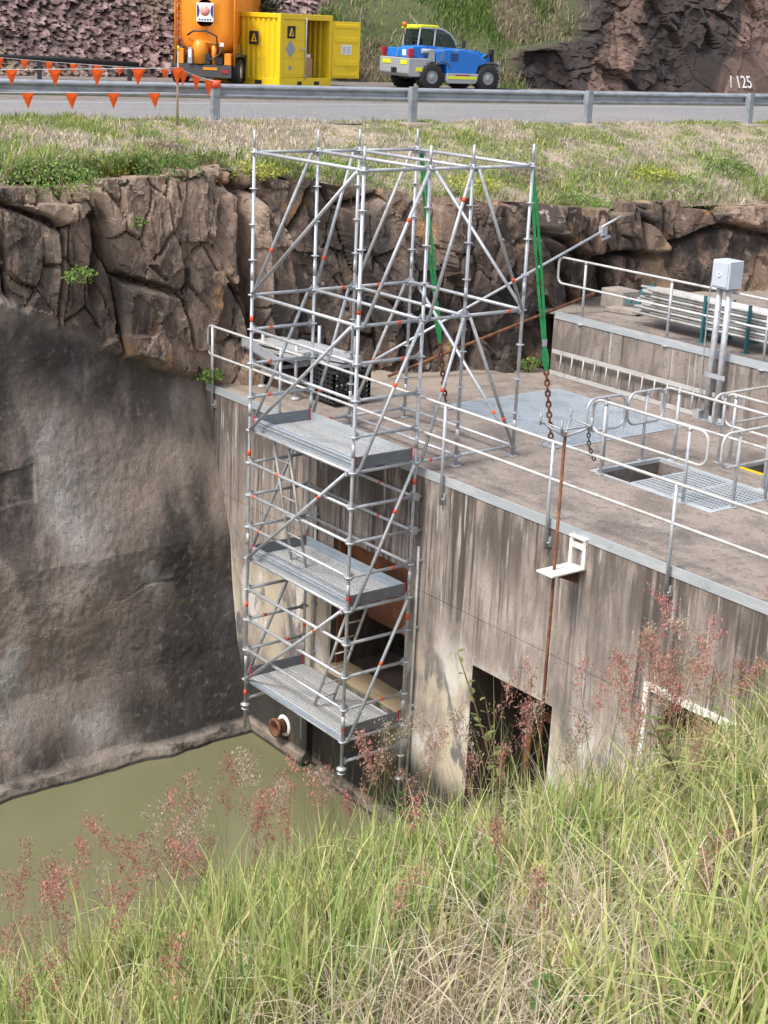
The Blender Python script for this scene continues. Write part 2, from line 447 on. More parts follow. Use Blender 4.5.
# numpy noise
def h2(ix, iy, s):
    t = np.sin(ix * 127.1 + iy * 311.7 + s * 74.7) * 43758.5453
    return t - np.floor(t)
def vn(x, y, s=0):
    ix, iy = np.floor(x), np.floor(y)
    fx, fy = x - ix, y - iy
    fx = fx * fx * (3 - 2 * fx); fy = fy * fy * (3 - 2 * fy)
    a = h2(ix, iy, s) * (1 - fx) + h2(ix + 1, iy, s) * fx
    b = h2(ix, iy + 1, s) * (1 - fx) + h2(ix + 1, iy + 1, s) * fx
    return a * (1 - fy) + b * fy
def fbm(x, y, s=0, o=5, g=.5):
    r = 0; a = 1.0; t = 0
    for i in range(o):
        r = r + a * vn(x * 2 ** i + 17.3 * i, y * 2 ** i - 9.1 * i, s + i); t += a; a *= g
    return r / t
def vor(x, y, s=0):
    ix, iy = np.floor(x), np.floor(y)
    f1 = np.full(x.shape, 9.0); f2 = np.full(x.shape, 9.0)
    cid = np.zeros(x.shape); cx = np.zeros(x.shape); cy = np.zeros(x.shape)
    for dx in (-1, 0, 1):
        for dy in (-1, 0, 1):
            jx, jy = ix + dx, iy + dy
            px = jx + h2(jx, jy, s); py = jy + h2(jx, jy, s + 5)
            d = np.hypot(px - x, py - y)
            nw = d < f1
            f2 = np.where(nw, f1, np.minimum(f2, d))
            cid = np.where(nw, h2(jx, jy, s + 9), cid)
            cx = np.where(nw, px - x, cx); cy = np.where(nw, py - y, cy)
            f1 = np.where(nw, d, f1)
    return f1, f2, cid, cx, cy
def sst(a, b, x):
    t = np.clip((x - a) / (b - a), 0, 1)
    return t * t * (3 - 2 * t)
# ================================================================== SETTING
# one big ground sheet out to the horizon, below everything
g = MB(); g.add([(-400, -400, -8), (400, -400, -8), (400, 400, -8), (-400, 400, -8)], [(0, 1, 2, 3)])
struct(g.build('ground', 'bank'))

# ---- water
g = MB(); g.add([(-6, -60, -5.73), (60, -60, -5.73), (60, 1.6, -5.73), (-6, 1.6, -5.73)], [(0, 1, 2, 3)])
struct(g.build('water', 'water'))

# ---- rock cliff (grid over Y and height, blocky above, sprayed concrete below)
YB = [-14, -3, 1.3, 2.2, 4.2, 6.3, 7.5, 9, 10.8, 12, 13, 15, 20, 34]
XB = [-3.5, -3.25, -3.3, -3.1, -2.55, -1.95, -1.75, -1.9, -1.95, -1.6, -1.05, -.75, -1.2, -3.2]
ZT_Y = [-14, -2.5, -1, 0, 2, 4, 6, 8, 10, 12, 14, 24, 34]
ZT_Z = [3.3, 3.35, 3.5, 3.55, 3.6, 3.3, 3.0, 2.85, 2.75, 2.78, 2.92, 3.0, 3.0]
def xbase(y): return np.interp(y, YB, XB)
def ztop(y): return np.interp(y, ZT_Y, ZT_Z)
NY, NZ = 1150, 330
ys = np.concatenate([np.linspace(-13, -4, 80, endpoint=False), np.linspace(-4, 17, 970, endpoint=False), np.linspace(17, 33, 100)])
t = np.linspace(0, 1, NZ)
Y, T = np.meshgrid(ys, t, indexing='ij')
ZT = ztop(Y) + .28 * (fbm(Y * .9, Y * 0, 3, 4) - .5) + .26 * (h2(np.floor(Y * 1.25 + .4 * np.sin(Y * 2.1)), 3, 1) - .55)
face = np.clip(T / .93, 0, 1)
Z = -6.7 + (ZT + 6.7) * face
back = np.clip((T - .93) / .07, 0, 1)
bound = np.interp(Y, [-14, -2.4, -1.4, -.7, .2, 1.4, 2], [2.0, 1.7, 1.3, .85, .42, -.05, -8]) + .45 * (fbm(Y * 1.6, Z * 1.6, 21, 4) - .5)
nat = sst(-.12, .12, Z - bound)
wy = Y + .35 * (fbm(Y * .8, Z * .8, 31, 3) - .5)
wz = Z + .5 * (fbm(Y * .8, Z * .8, 41, 3) - .5)
f1, f2, cid, cx, cy = vor(wy * .95 + .12 * wz, wz * .36, 1)
big = (cid - .5) * .78 + (cx * (cid * 37 % 1 - .5) + cy * (cid * 91 % 1 - .5)) * .5
crack = np.exp(-((f2 - f1) / .04) ** 2) * .48 * sst(.40, .56, fbm(Y * .9 + 3, Z * .9, 11, 3))
g1, g2, gid, gx, gy = vor(wy * 2.3 + 9, wz * 1.25 + 4, 2)
med = (gid - .5) * .24 + (gx * (gid * 53 % 1 - .5)) * .22
crack2 = np.exp(-((g2 - g1) / .045) ** 2) * .14 * (fbm(Y * .7, Z * .7, 6) > .47)
k1, k2, kid, kx, ky = vor(wy * 5.2 + 3 + .4 * wz, wz * 3.2 + 2, 3)
sml = (kid - .5) * .045 + (kx * (kid * 71 % 1 - .5) + ky * (kid * 29 % 1 - .5)) * .07
k1, k2, kid, kx, ky = vor(wy * 12 + 7, wz * 9 + 1, 8)
sml = sml + (kid - .5) * .012 + (kx * (kid * 71 % 1 - .5) + ky * (kid * 29 % 1 - .5)) * .02
fine = (fbm(Y * 4, Z * 3, 7, 5) - .5) * .08
rockd = big + med + sml + fine - crack - crack2
# a deep vertical joint and a shelf line, as in the cliff left of the tower
jt = Y - (2.05 + .10 * np.sin(Z * 2.1))
rockd = rockd - .75 * np.exp(-(jt / .13) ** 2) * sst(.4, .9, Z)
jt2 = Y - (-.62 + .06 * np.sin(Z * 3))
rockd = rockd - .40 * np.exp(-(jt2 / .08) ** 2) * sst(1.3, 1.7, Z)
jt3 = Z - (2.05 + .25 * np.sin(Y * 1.1) + .1 * np.sin(Y * 2.7))
rockd = rockd - .35 * np.exp(-(jt3 / .06) ** 2) * sst(6.5, 8, Y)
rockd = rockd + .22 * sst(0, .15, jt3) * sst(6.5, 8, Y)
rockd = np.where(Y > 2.4, rockd - .15, rockd + .05)
smooth = (fbm(Y * 11, Z * 11, 53, 3) - .5) * .022 + (fbm(Y * .40, Z * .30, 51, 3, .38) - .5) * .9 + (fbm(Y * 2.2, Z * 2.2, 52, 4) - .5) * .07 - .05
# slab edges broken out of the sprayed concrete
smooth = smooth - .05 * sst(.02, -.02, Z - (-.55 + .15 * Y)) * sst(-2.75, -2.7, Y) * sst(-2.05, -2.1, Y) * sst(-1.45, -1.4, Z)
smooth = smooth - .022 * np.exp(-((Z + 3.05 - .12 * Y + .05 * np.sin(Y * 6)) / .020) ** 2) * sst(-1.0, -.7, Y) * (.3 + .9 * fbm(Y * 5, Y * 0, 55, 2)) * sst(.4, .2, Y)
prof = np.interp(Z, [-6.7, -5.77, -4.38, -2.44, -1, 0, 1, 3, 4], [1.95, 1.65, 1.12, .86, .33, 0, -.12, -.32, -.5])
lim = sst(-.3, .9, np.abs(Y - 1.25)) * .75 + .25        # keep the contact with the concrete wall tidy
X = xbase(Y) + prof + nat * rockd + (1 - nat) * smooth * lim
foot = sst(-5.50, -5.58, Z + .14 * (fbm(Y * 1.5, Y * 0, 61, 3) - .5))
X = X + foot * (.12 + .10 * (fbm(Y * 2.5, Z * 2, 62) - .5))
X = X - back * (1.6 + .5 * fbm(Y, T * 9, 8))
Z = Z - back * .10 - (1 - np.cos(np.clip((face - .96) / .04, 0, 1) * 1.57)) * .05
V = np.stack([X, Y, Z], -1).reshape(-1, 3)
def blobs(lst):
    wyy = Y + .5 * (fbm(Y * 1.1, Z * 1.1, 131, 4) - .5); wzz = Z + .9 * (fbm(Y * .9, Z * .6, 132, 4) - .5)
    r = np.zeros(Y.shape)
    for y, z, ry, rz_, a in lst:
        r = np.maximum(r, a * np.exp(-((wyy - y) / ry) ** 2 - ((wzz - z) / rz_) ** 2))
    return np.clip(r * 1.3, 0, 1) * (1 - nat)
sooty = blobs([(-1.6, .75, .7, .55, 1), (-2.4, 1.2, .8, .6, .9), (-.4, -.1, .5, .6, .7), (.5, -3.4, .42, 1.3, 1), (.65, -4.8, .6, 1.2, 1), (.3, -2.3, .4, .9, 1), (.0, -4.3, .5, .9, .9), (.9, -2.0, .3, .8, .8), (-.5, -5.1, .7, .6, .9), (1.1, -3.0, .35, 1.2, .9), (-2.6, -5.5, .8, .4, .8), (-3.4, -.2, .5, .8, .7)])
tarry = np.zeros(Y.shape)
_wy = Y + .6 * (fbm(Y * 1.3, Z * 1.3, 141, 4) - .5); _wz = Z + .8 * (fbm(Y * 1.1, Z * .7, 142, 4) - .5)
for y_, z_, ry_, rz__, a_ in ((3.2, .7, .8, .8, .9), (5.0, .9, .9, .7, 1), (4.2, 2.3, .5, .9, .8), (6.6, 1.0, .7, .9, 1), (6.0, 2.2, .35, .8, .7), (8.2, 1.4, .5, .9, .8), (9.9, 1.6, .6, .8, 1), (11.9, 1.6, .55, 1.0, 1), (10.9, 2.5, .4, .3, .8), (13.2, 2.0, .5, .25, .9), (-1.9, 1.9, .6, .6, .7), (-.5, 1.5, .35, 1.0, .7)):
    tarry = np.maximum(tarry, a_ * np.exp(-((_wy - y_) / (1.35 * ry_)) ** 2 - ((_wz - z_) / (1.3 * rz__)) ** 2))
tarry = np.clip(tarry * 1.25, 0, 1) * nat
tanc = np.exp(-((_wy - 10.95) / .32) ** 2) * sst(.9, 1.2, Z) * sst(2.5, 2.2, Z) + .8 * np.exp(-((_wy - 14.0) / .8) ** 2) * sst(2.0, 1.6, Z)
tanc = np.clip(tanc, 0, 1) * nat
pale = blobs([(-1.55, -1.75, .36, .9, 1), (-1.75, -1.0, .3, .7, .8), (-1.3, -2.3, .4, .5, .7), (-1.7, -5.1, .35, .35, .9), (-3.1, -4.9, .35, .6, .9), (-.1, -2.9, .25, .3, .4)])
pinkish = blobs([(-.2, -1.7, .55, .9, 1), (-.9, -3.0, .8, .9, .9), (-2.3, -3.4, .7, .9, .9), (.45, -1.2, .4, .6, .8), (-2.2, -4.6, .6, .5, .6)])
cl = npmesh('rock_cliff', V, gridfaces(NY, NZ)[:, ::-1], 'rock', False, attrs={'shot': (1 - nat).ravel(), 'sooty': sooty.ravel(), 'pale': pale.ravel(), 'pinkish': pinkish.ravel(), 'tarry': tarry.ravel(), 'tanc': tanc.ravel()})
struct(cl)

# ---- grassy verge between the cliff edge and the guardrail
GPY = [-14, -9.0, -4.6, -.4, 3.82, 8.06, 12.54, 17.58, 23.0, 29, 40]
GPX = [-9.8, -9.2, -8.7, -8.05, -7.33, -6.65, -6.16, -5.90, -5.8, -5.9, -6.5]
def gx_(y): return np.interp(y, GPY, GPX)
ys = np.linspace(-13, 33, 420)
t = np.linspace(0, 1, 70)
Y, T = np.meshgrid(ys, t, indexing='ij')
XT = xbase(Y) - .95 + .5 * (fbm(Y * .9, Y * 0, 77, 4) - .5)
Xv = XT + (gx_(Y) - .6 - XT) * T
Zv = ztop(Y) - .10 + (4.10 - ztop(Y)) * np.power(np.minimum(T / .84, 1), .8) + .16 * (fbm(Xv * 1.3, Y * 1.3, 71) - .5) * sst(0, .1, T) * sst(1, .85, T)
verge_pts = (Xv, Y, Zv)
struct(npmesh('grass_verge', np.stack([Xv, Y, Zv], -1).reshape(-1, 3), gridfaces(420, 70)[:, ::-1], 'soil'))

# ---- road, edge line and laydown pad
g = MB()
pl = [(x - .1, y) for x, y in zip(GPX, GPY)]
n = len(pl)
g.add([(x, y, 3.985) for x, y in pl] + [(-14.9 + .04 * y, y, 3.93) for x, y in pl], [(i, n + i, n + i + 1, i + 1)[::-1] for i in range(n - 1)])
struct(g.build('road', 'asphalt'))
g = MB()
g.add([(-14.15 + .04 * y + d, y, 3.938) for x, y in pl for d in (0, .10)], [(2 * i, 2 * i + 1, 2 * i + 3, 2 * i + 2) for i in range(n - 1)])
struct(g.build('road_edge_line', 'line'))
g = MB(); g.add([(-60, -60, 3.84), (-7.5, -60, 3.84), (-7.5, 90, 3.84), (-60, 90, 3.84)], [(0, 1, 2, 3)])
struct(g.build('gravel_pad', 'pad'))

# ---- hillside behind the road: rubble on the left, grass in the middle, cut rock on the right
def toe(y): return np.interp(y, [-40, 0, 18, 24, 26.5, 32, 60, 90], [-28, -28, -28.5, -27.5, -24.2, -23.4, -23.0, -22])
NYh, NZh = 1100, 290
ys = np.concatenate([np.linspace(-6, 44, 980, endpoint=False), np.linspace(44, 62, 120)])
hs = np.concatenate([np.linspace(-.3, 6, 210, endpoint=False), np.linspace(6, 13, 80)])
Y, H = np.meshgrid(ys, hs, indexing='ij')
yr = 21.0 + .9 * (H - 1) + .8 * (fbm(Y * .5, H * .5, 81) - .5)             # rubble | grass
yk = 27.0 + 3.2 * sst(1.2, 1.9, H) + .62 * np.clip(H - 2, 0, 12) + 1.2 * (fbm(Y * .5, H * .7, 82) - .5)   # grass | rock
rub = sst(.3, -.3, Y - yr)
rk = sst(-.25, .25, Y - yk)
a1, a2, aid, ax_, ay_ = vor(Y * 3.5, H * 3.9, 4)
b1, b2, bid, bx_, by_ = vor(Y * 6.2, H * 6.8, 5)
rubd = .13 * (.55 - a1) + (aid - .5) * .15 + (bid - .5) * .13 + .24 * (bx_ * (bid * 37 % 1 - .5) + by_ * (bid * 91 % 1 - .2))
c1, c2, ccid, ccx, ccy = vor(Y * .62 + .3 * fbm(Y, H, 9), H * .55 + .3 * Y * .3, 6)
flat_ = 1 - .92 * sst(34.6, 35.4, Y) * sst(40.5, 39.7, Y) * sst(1.9, 1.3, H)
m1, m2, mid_, mx_, my_ = vor(Y * 1.5 + .5 * H + .4 * fbm(Y * 2, H * 2, 10), H * 1.9 - .3 * Y, 12)
q1, q2, qid, qx, qy = vor(Y * 3.6 + .8 * H, H * 4.4, 13)
rkd = (ccid - .5) * .7 + (ccx * (ccid * 31 % 1 - .5) + ccy * (ccid * 17 % 1 - .3)) * .8 - .2 * np.exp(-((c2 - c1) / .02) ** 2) + (mid_ - .5) * .18 + (mx_ * (mid_ * 31 % 1 - .5) + my_ * (mid_ * 17 % 1 - .5)) * .28 + (qid - .5) * .05 + (qx * (qid * 31 % 1 - .5) + qy * (qid * 17 % 1 - .5)) * .10 + (fbm(Y * 3.2, H * 3.2, 83) - .5) * .16
grd = (fbm(Y * .5, H * .5, 84) - .5) * .8
slope = .95 * (1 - rk) + .42 * rk
X = toe(Y) - H * slope + rub * rubd + rk * rkd * flat_ + (1 - rub) * (1 - rk) * grd
base_r = np.stack([.162 + .17 * (aid - .4), .106 + .13 * (aid - .4), .102 + .125 * (aid - .4)], -1) * (.35 + 1.35 * bid[..., None] ** 1.6)
tan = np.array([.26, .20, .13])
dry = (sst(.62, .72, fbm(Y * .35, H * .5, 85)))[..., None]
base_r = base_r * (1 - dry * .7) + tan * dry * .7
gcol = np.array([.075, .095, .03]) * (1 - dry) + np.array([.22, .18, .10]) * dry
st = sst(.44, .52, fbm(Y * .42 - H * .30, H * .10, 86, 6))[..., None]
kcol = np.array([.165, .108, .085]) * (.55 + .5 * ccid[..., None] + .5 * mid_[..., None])
orr = sst(.56, .7, fbm(Y * .5, H * .6, 87))[..., None]
kcol = kcol * (1 - orr * .5) + np.array([.20, .10, .055]) * orr * .5
kcol = kcol * (1 - st * .85) + np.array([.022, .020, .020]) * st * .85
colh = rub[..., None] * base_r + rk[..., None] * kcol + ((1 - rub) * (1 - rk))[..., None] * gcol
struct(npmesh('hillside', np.stack([X, Y, 3.84 + H], -1).reshape(-1, 3), gridfaces(NYh, NZh)[:, ::-1], 'rubble', False, col=colh.reshape(-1, 3)))
hill_grid = (X, Y, 3.84 + H, (1 - rub) * (1 - rk))
g = MB()
g.add([(-39, -6, 16.7), (-39, -60, 16.7), (-28, -60, 3.7), (-28, -6, 3.7)], [(0, 1, 2, 3)])
g.add([(-30, 62, 16.7), (-30, 120, 16.7), (-23, 120, 3.7), (-23, 62, 3.7)], [(3, 2, 1, 0)])
struct(g.build('far_hillside', 'pad'))

# ---- concrete: panels with recesses (cells with a depth)
def recessed(mb, us, vs, depth, place, deep=None):
    us = sorted(set(us)); vs = sorted(set(vs))
    D = {}
    for i in range(len(us) - 1):
        for j in range(len(vs) - 1):
            d = depth((us[i] + us[i + 1]) / 2, (vs[j] + vs[j + 1]) / 2)
            D[i, j] = d
            (deep if deep is not None and d > .3 else mb).add([place(us[i], vs[j], d), place(us[i + 1], vs[j], d), place(us[i + 1], vs[j + 1], d), place(us[i], vs[j + 1], d)], [(0, 1, 2, 3)])
    for (i, j), d in D.items():
        e = D.get((i + 1, j))
        if e is not None and e != d:
            (deep if deep is not None and max(d, e) > .3 else mb).add([place(us[i + 1], vs[j], d), place(us[i + 1], vs[j], e), place(us[i + 1], vs[j + 1], e), place(us[i + 1], vs[j + 1], d)], [(0, 1, 2, 3)])
        e = D.get((i, j + 1))
        if e is not None and e != d:
            (deep if deep is not None and max(d, e) > .3 else mb).add([place(us[i], vs[j + 1], d), place(us[i + 1], vs[j + 1], d), place(us[i + 1], vs[j + 1], e), place(us[i], vs[j + 1], e)], [(0, 1, 2, 3)])
WY = 1.25
HOLES = [(.48, 2.38, -3.75, -1.55, 3.4), (3.85, 5.45, -4.7, -2.47, 3.0), (7.25, 8.12, -3.6, -1.62, .35), (-.08, .32, -6.4, -4.25, .12)]
def wdepth(u, v):
    for a, b, c, d, dep in HOLES:
        if a < u < b and c < v < d:
            return dep
    return .014 if -1.778 < v < -1.764 else 0.0
wall = thing('intake_wall', 'tall streaked concrete intake wall with dark openings rising from the green water', 'wall', (3, WY, 0))
g = MB()
us = [-5, 14] + [h for H_ in HOLES for h in H_[:2]]
vs = [-7, -.004, -1.778, -1.764] + [h for H_ in HOLES for h in H_[2:4]]
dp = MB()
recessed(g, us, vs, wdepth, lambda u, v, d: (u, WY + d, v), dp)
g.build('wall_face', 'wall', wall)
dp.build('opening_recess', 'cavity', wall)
g = MB()
for a, b in ((-1.75, -.08), (.32, 2.7)):
    g.prism([(1.248, -7), (1.17, -7), (1.17, -5.56), (1.248, -5.48)], (a, 0, 0), (0, 1, 0), (0, 0, 1), (b - a, 0, 0))
g.build('footing', 'wall', wall)
MT['gate'] = mat('rust_brown_gate_plate', (.26, .10, .045), .75, .1, [dict(c=(.12, .05, .03), s=(1.2, 1.2, .7), lo=.42, hi=.62, a=.9), dict(c=(.36, .17, .08), s=(2, 2, 2), lo=.55, hi=.68, a=.7)])
# rusty gates inside the openings
g = MB()
g.prism([(1.46, -1.56), (1.52, -1.56), (2.05, -3.05), (1.97, -3.05)], (.50, 0, 0), (0, 1, 0), (0, 0, 1), (1.86, 0, 0))
g.box(.485, .52, 1.35, 1.459, -3.7, -1.57)
g.box(2.33, 2.375, 1.35, 1.459, -3.7, -1.57)
g.build('sluice_gate', 'gate', wall)
g = MB()
for k in range(9):
    x = 7.29 + k * .098
    g.box(x, x + .035, 1.38, 1.46, -3.58, -1.64)
for z in (-1.75, -2.3, -2.9, -3.4):
    g.box(7.26, 8.11, 1.465, 1.53, z, z + .07)
g.build('trash_rack', 'rust', wall)
g = MB()
g.box(7.02, 7.10, 1.19, 1.247, -3.6, -1.50)
g.box(7.101, 8.35, 1.19, 1.247, -1.58, -1.50)
g.box(8.351, 8.43, 1.19, 1.247, -3.6, -1.50)
g.build('guide_frame', 'white', wall)
g = MB()   # fittings in the middle opening
g.tube((4.3, 2.0, -4.6), (4.3, 2.0, -2.9), .06, 10)
g.tube((4.9, 2.3, -4.6), (4.9, 2.3, -3.2), .09, 10)
g.box(4.0, 5.2, 2.2, 2.35, -3.35, -3.2)
g.build('valve_gear', 'rust', wall)

deckt = thing('intake_deck', 'broad brown grey concrete deck with open pits between wall and cliff', 'deck', (3, 4, 0))
PITS = [(3.76, 5.90, 3.42, 4.75, 2.2), (4.62, 5.70, 5.5, 6.62, 2.2), (-.30, 2.65, 3.95, 6.55, .10)]
def ddepth(u, v):
    for a, b, c, d, dep in PITS:
        if a < u < b and c < v < d:
            return dep
    return 0.0
g = MB()
recessed(g, [-5, 14] + [h for H_ in PITS for h in H_[:2]], [WY, 7.4] + [h for H_ in PITS for h in H_[2:4]], ddepth, lambda u, v, d: (u, v, -d))
g.build('slab', 'deck', deckt)
g = MB()   # steel ladder rungs and pipe inside the open pit
for k in range(6):
    g.path([(3.9, 4.74, -.25 - k * .3), (3.9, 4.62, -.25 - k * .3), (4.25, 4.62, -.25 - k * .3), (4.25, 4.74, -.25 - k * .3)], .012, 6)
g.tube((4.1, 4.2, -1.0), (5.8, 4.2, -1.0), .07, 10)
g.tube((4.3, 4.5, -2.2), (4.3, 4.5, -.5), .05, 10)
g.build('pit_rungs', 'galv_dull', deckt)
g = MB()   # steel angle round the pits
for a, b, c, d, dep in PITS[:2]:
    for q in ((a - .06, b + .06, c - .06, c + .004), (a - .06, b + .06, d - .004, d + .06), (a - .06, a + .004, c + .0041, d - .0041), (b - .004, b + .06, c + .0041, d - .0041)):
        g.box(q[0], q[1], q[2], q[3], -.05, .006)
g.build('pit_frame', 'plate', deckt)
g = MB()
g.box(4.62, 5.70, 5.43, 5.435, -.07, .03)
g.build('yellow_edge', 'yellow', deckt)

up = thing('upper_wall', 'low stained concrete upper wall and ledge behind the deck, below the cliff', 'wall', (4, 7.35, 0))
g = MB()
g.box(-1.37, 14, 7.35, 14.5, -.5, 1.05)
g.build('wall_block', 'upwall', up)
g = MB()
g.add([(-2.6, 7.36, 1.054), (14, 7.36, 1.054), (14, 16, 1.054), (-2.6, 16, 1.054)], [(0, 1, 2, 3)])
g.build('ledge_surface', 'deck', up)

# ---- floor gratings
def grating(name, label, x0, x1, y0, y1, z, sx, sy, m, group=None, wb=.004):
    r = thing(name, label, 'grating', ((x0 + x1) / 2, (y0 + y1) / 2, z), group=group)
    g = MB()
    k = x0 + sx / 2
    while k < x1:
        g.box(k - wb, k + wb, y0, y1, z - .03, z)
        k += sx
    g.build('bearing_bars', m, r)
    g = MB()
    k = y0 + sy / 2
    while k < y1:
        g.box(x0, x1, k - wb, k + wb, z - .034, z + .002)
        k += sy
    g.build('cross_bars', m, r)
    g = MB()
    g.box(x0 - .005, x0 + .02, y0, y1, z - .04, z + .004); g.box(x1 - .02, x1 + .005, y0, y1, z - .04, z + .004)
    g.box(x0 + .02, x1 - .02, y0 - .005, y0 + .02, z - .04, z + .004); g.box(x0 + .02, x1 - .02, y1 - .02, y1 + .005, z - .04, z + .004)
    g.build('edge_frame', m, r)
    return r
MT['grback'] = mat('grating_underlay', (.36, .40, .44), .7)
MT['grate'] = mat('blue_grey_grating', (.47, .52, .57), .5, .2, [dict(c=(.3, .34, .38), s=(2, 2, 2), lo=.45, hi=.65, a=.6)])
gb = [(-.29, 1.17), (1.19, 2.64)]
for i, (a, b) in enumerate(gb):
    r = grating('floor_grating', ['large blue grey floor grating beside the scaffold feet, half nearer the cliff', 'large blue grey floor grating behind the handwheel, half nearer the railed pit'][i], a, b, 3.96, 6.54,   .004, .042, .05, 'grate', 'large floor gratings', .006)
    g = MB(); g.box(a, b, 3.96, 6.54, -.075, -.045); g.build('backing_plate', 'grback', r)
for i, (a, b) in enumerate([(4.44, 5.16), (5.18, 5.89)]):
    grating('pit_grating', ['pale open grating over the railed pit, panel next to the hole', 'pale open grating over the railed pit, panel away from the hole'][i], a, b, 3.43, 4.74, .004, .055, .10, 'plate', 'gratings over the railed pit', .008)
# ================================================================== SCAFFOLD TOWER
SL = 2.57
SR = [0, 1.084, 1.82, 2.90]
def kz(k): return 4.15 - .5 * k
sc = thing('scaffold_tower', 'tall galvanised tube scaffold tower with three steel platforms hung over the concrete wall', 'scaffold', (SL / 2, 1.0, 0))
TR = .0242
def node(sx, row, k): return Vector((SL * sx, SR[row - 1], kz(k)))
for row in (1, 2, 3, 4):
    for sx in (0, 1):
        kb = {1: 17.7, 2: 18.6, 3: 8.05, 4: 8.05}[row]
        x, y = SL * sx, SR[row - 1]
        g = MB()
        g.tube((x, y, kz(kb)), (x, y, kz(0) + .05), TR, 12)
        g.tube((x, y, kz(0) + .05), (x, y, kz(0) + .30), .019, 10)
        kmax = 17 if row < 3 else 8
        for k in range(0, kmax + 1):
            z = kz(k)
            g.lathe((x, y, z), (0, 0, 1), [(.026, -.006), (.061, -.006), (.061, .006), (.026, .006)], 12)
        for k in (3.4, 7.4, 11.4, 15.4):        # spigot collars
            if k < kb:
                g.tube((x, y, kz(k) - .09), (x, y, kz(k) + .09), .0275, 10)
        if row < 3:
            g.lathe((x, y, kz(kb) + .42), (0, 0, 1), [(.025, -.012), (.075, -.006), (.075, .006), (.025, .03)], 12)
        o = g.build('standard', 'galv', sc)
        bands = {(1, 0): (5 - .3, 8.7, 13.5, 16.45), (1, 1): (3.6, 11.6, 15.55), (2, 1): (8.55, 12.6), (4, 1): (7.45,), (2, 0): (14.6,)}
        for kk in bands.get((row, sx), ()):
            MB().tube((x, y, kz(kk) - .045), (x, y, kz(kk) + .045), .0256, 10).build('colour_band', 'orange', o)
        if row > 2:
            g = MB()
            g.tube((x, y, .012), (x, y, .26), .017, 8)
            g.lathe((x, y, .12), (0, 0, 1), [(.02, -.015), (.05, -.015), (.05, .015), (.02, .015)], 10)
            g.obox((x, y, .121), (.09, 0, 0), (0, .008, 0), (0, 0, .008))
            g.lathe((x, y, 0), (0, 0, 1), [(.0, .002), (.085, .002), (.085, .012), (.0, .012)], 14)
            g.build('base_jack', 'galv_dull', sc)
def ledger(a, b, m='galv', band=None, nm='ledger'):
    a = Vector(a); b = Vector(b)
    d = (b - a).normalized()
    g = MB()
    g.tube(a + d * .06, b - d * .06, TR, 10)
    for p, s in ((a, 1), (b, -1)):
        g.beam(p + d * s * .026, p + d * s * .085, .03, .075)
        g.beam(p + d * s * .05 + Vector((0, 0, -.06)), p + d * s * .05 + Vector((0, 0, .07)), .008, .02)
    o = g.build(nm, m, sc)
    if band is not None:
        p = a.lerp(b, band)
        MB().tube(p - d * .028, p + d * .028, .0256, 10).build('colour_band', 'orange', o)
    return o
B = lambda p=.4: random.choice([None, .25, .3, .35, .7]) if random.random() < p else None
for k in (0, 4, 5, 6, 8, 9, 10, 11, 12, 13, 14, 15, 16):
    ledger(node(0, 1, k), node(1, 1, k), 'galv', {10: .06, 11: .12, 9: .3}.get(k))
for k in (0, 4, 8, 9, 10, 11, 12, 16):
    ledger(node(0, 2, k), node(1, 2, k), 'galv', B(.3))
for row in (3, 4):
    for k in (0, 4, 8):
        ledger(node(0, row, k), node(1, row, k), 'galv')
for k in (0, 4, 5, 6, 7, 8, 9, 10, 11, 12, 13, 14, 15, 16):
    ledger(node(0, 1, k), node(0, 2, k), 'galv_dull', {5: .3, 6: .3, 7: .3, 14: .3, 15: .7}.get(k))
for k in (0, 4, 5, 6, 7, 8, 9, 10, 11, 12, 13, 14, 15, 16, 16.65):
    ledger(node(1, 1, k), node(1, 2, k), 'galv_dull', {4: .62, 5: .7, 9: .78, 11: .7, 15: .62}.get(k))
for b_ in (2, 3):
    for k in (0, 4, 8):
        ledger(node(0, b_, k), node(0, b_ + 1, k), 'galv', {(2, 4): .7, (3, 4): .4, (2, 8): .5}.get((b_, k)))
        ledger(node(1, b_, k), node(1, b_ + 1, k), 'galv', {(3, 4): .75, (2, 8): .35}.get((b_, k)))
ledger(node(0, 1, 16.65), node(0, 2, 16.65), 'galv_dull')
def brace(a, b, off, m='galv', band=None):
    a = Vector(a) + Vector(off); b = Vector(b) + Vector(off)
    d = (b - a).normalized()
    g = MB()
    g.tube(a, b, TR, 10)
    for p in (a, b):
        g.obox(p - Vector(off) * .45, (.02, 0, 0), (0, .02, 0), (0, 0, .035))
    o = g.build('diagonal_brace', m, sc)
    if band is not None:
        p = a.lerp(b, band)
        MB().tube(p - d * .03, p + d * .03, .0256, 10).build('colour_band', 'orange', o)
fo = (0, -.055, 0)
for k in (4, 8, 12, 16):
    brace(node(0, 1, k) + Vector((.09, 0, .03)), node(1, 1, k - 4) + Vector((-.09, 0, -.03)), fo, 'galv', .75 if k > 10 else None)
lo_, ro_ = (-.055, 0, 0), (.055, 0, 0)
for k in (4, 8, 12, 16):
    brace(node(0, 1, k) + Vector((0, .06, .02)), node(0, 2, k - 4) + Vector((0, -.06, -.02)), lo_, 'galv_dull', .3 if k == 4 else None)
    brace(node(1, 1, k) + Vector((0, .06, .02)), node(1, 2, k - 4) + Vector((0, -.06, -.02)), ro_, 'galv' if k < 12 else 'galv_dull', {4: .68, 8: .58, 12: .68, 16: .55}[k])
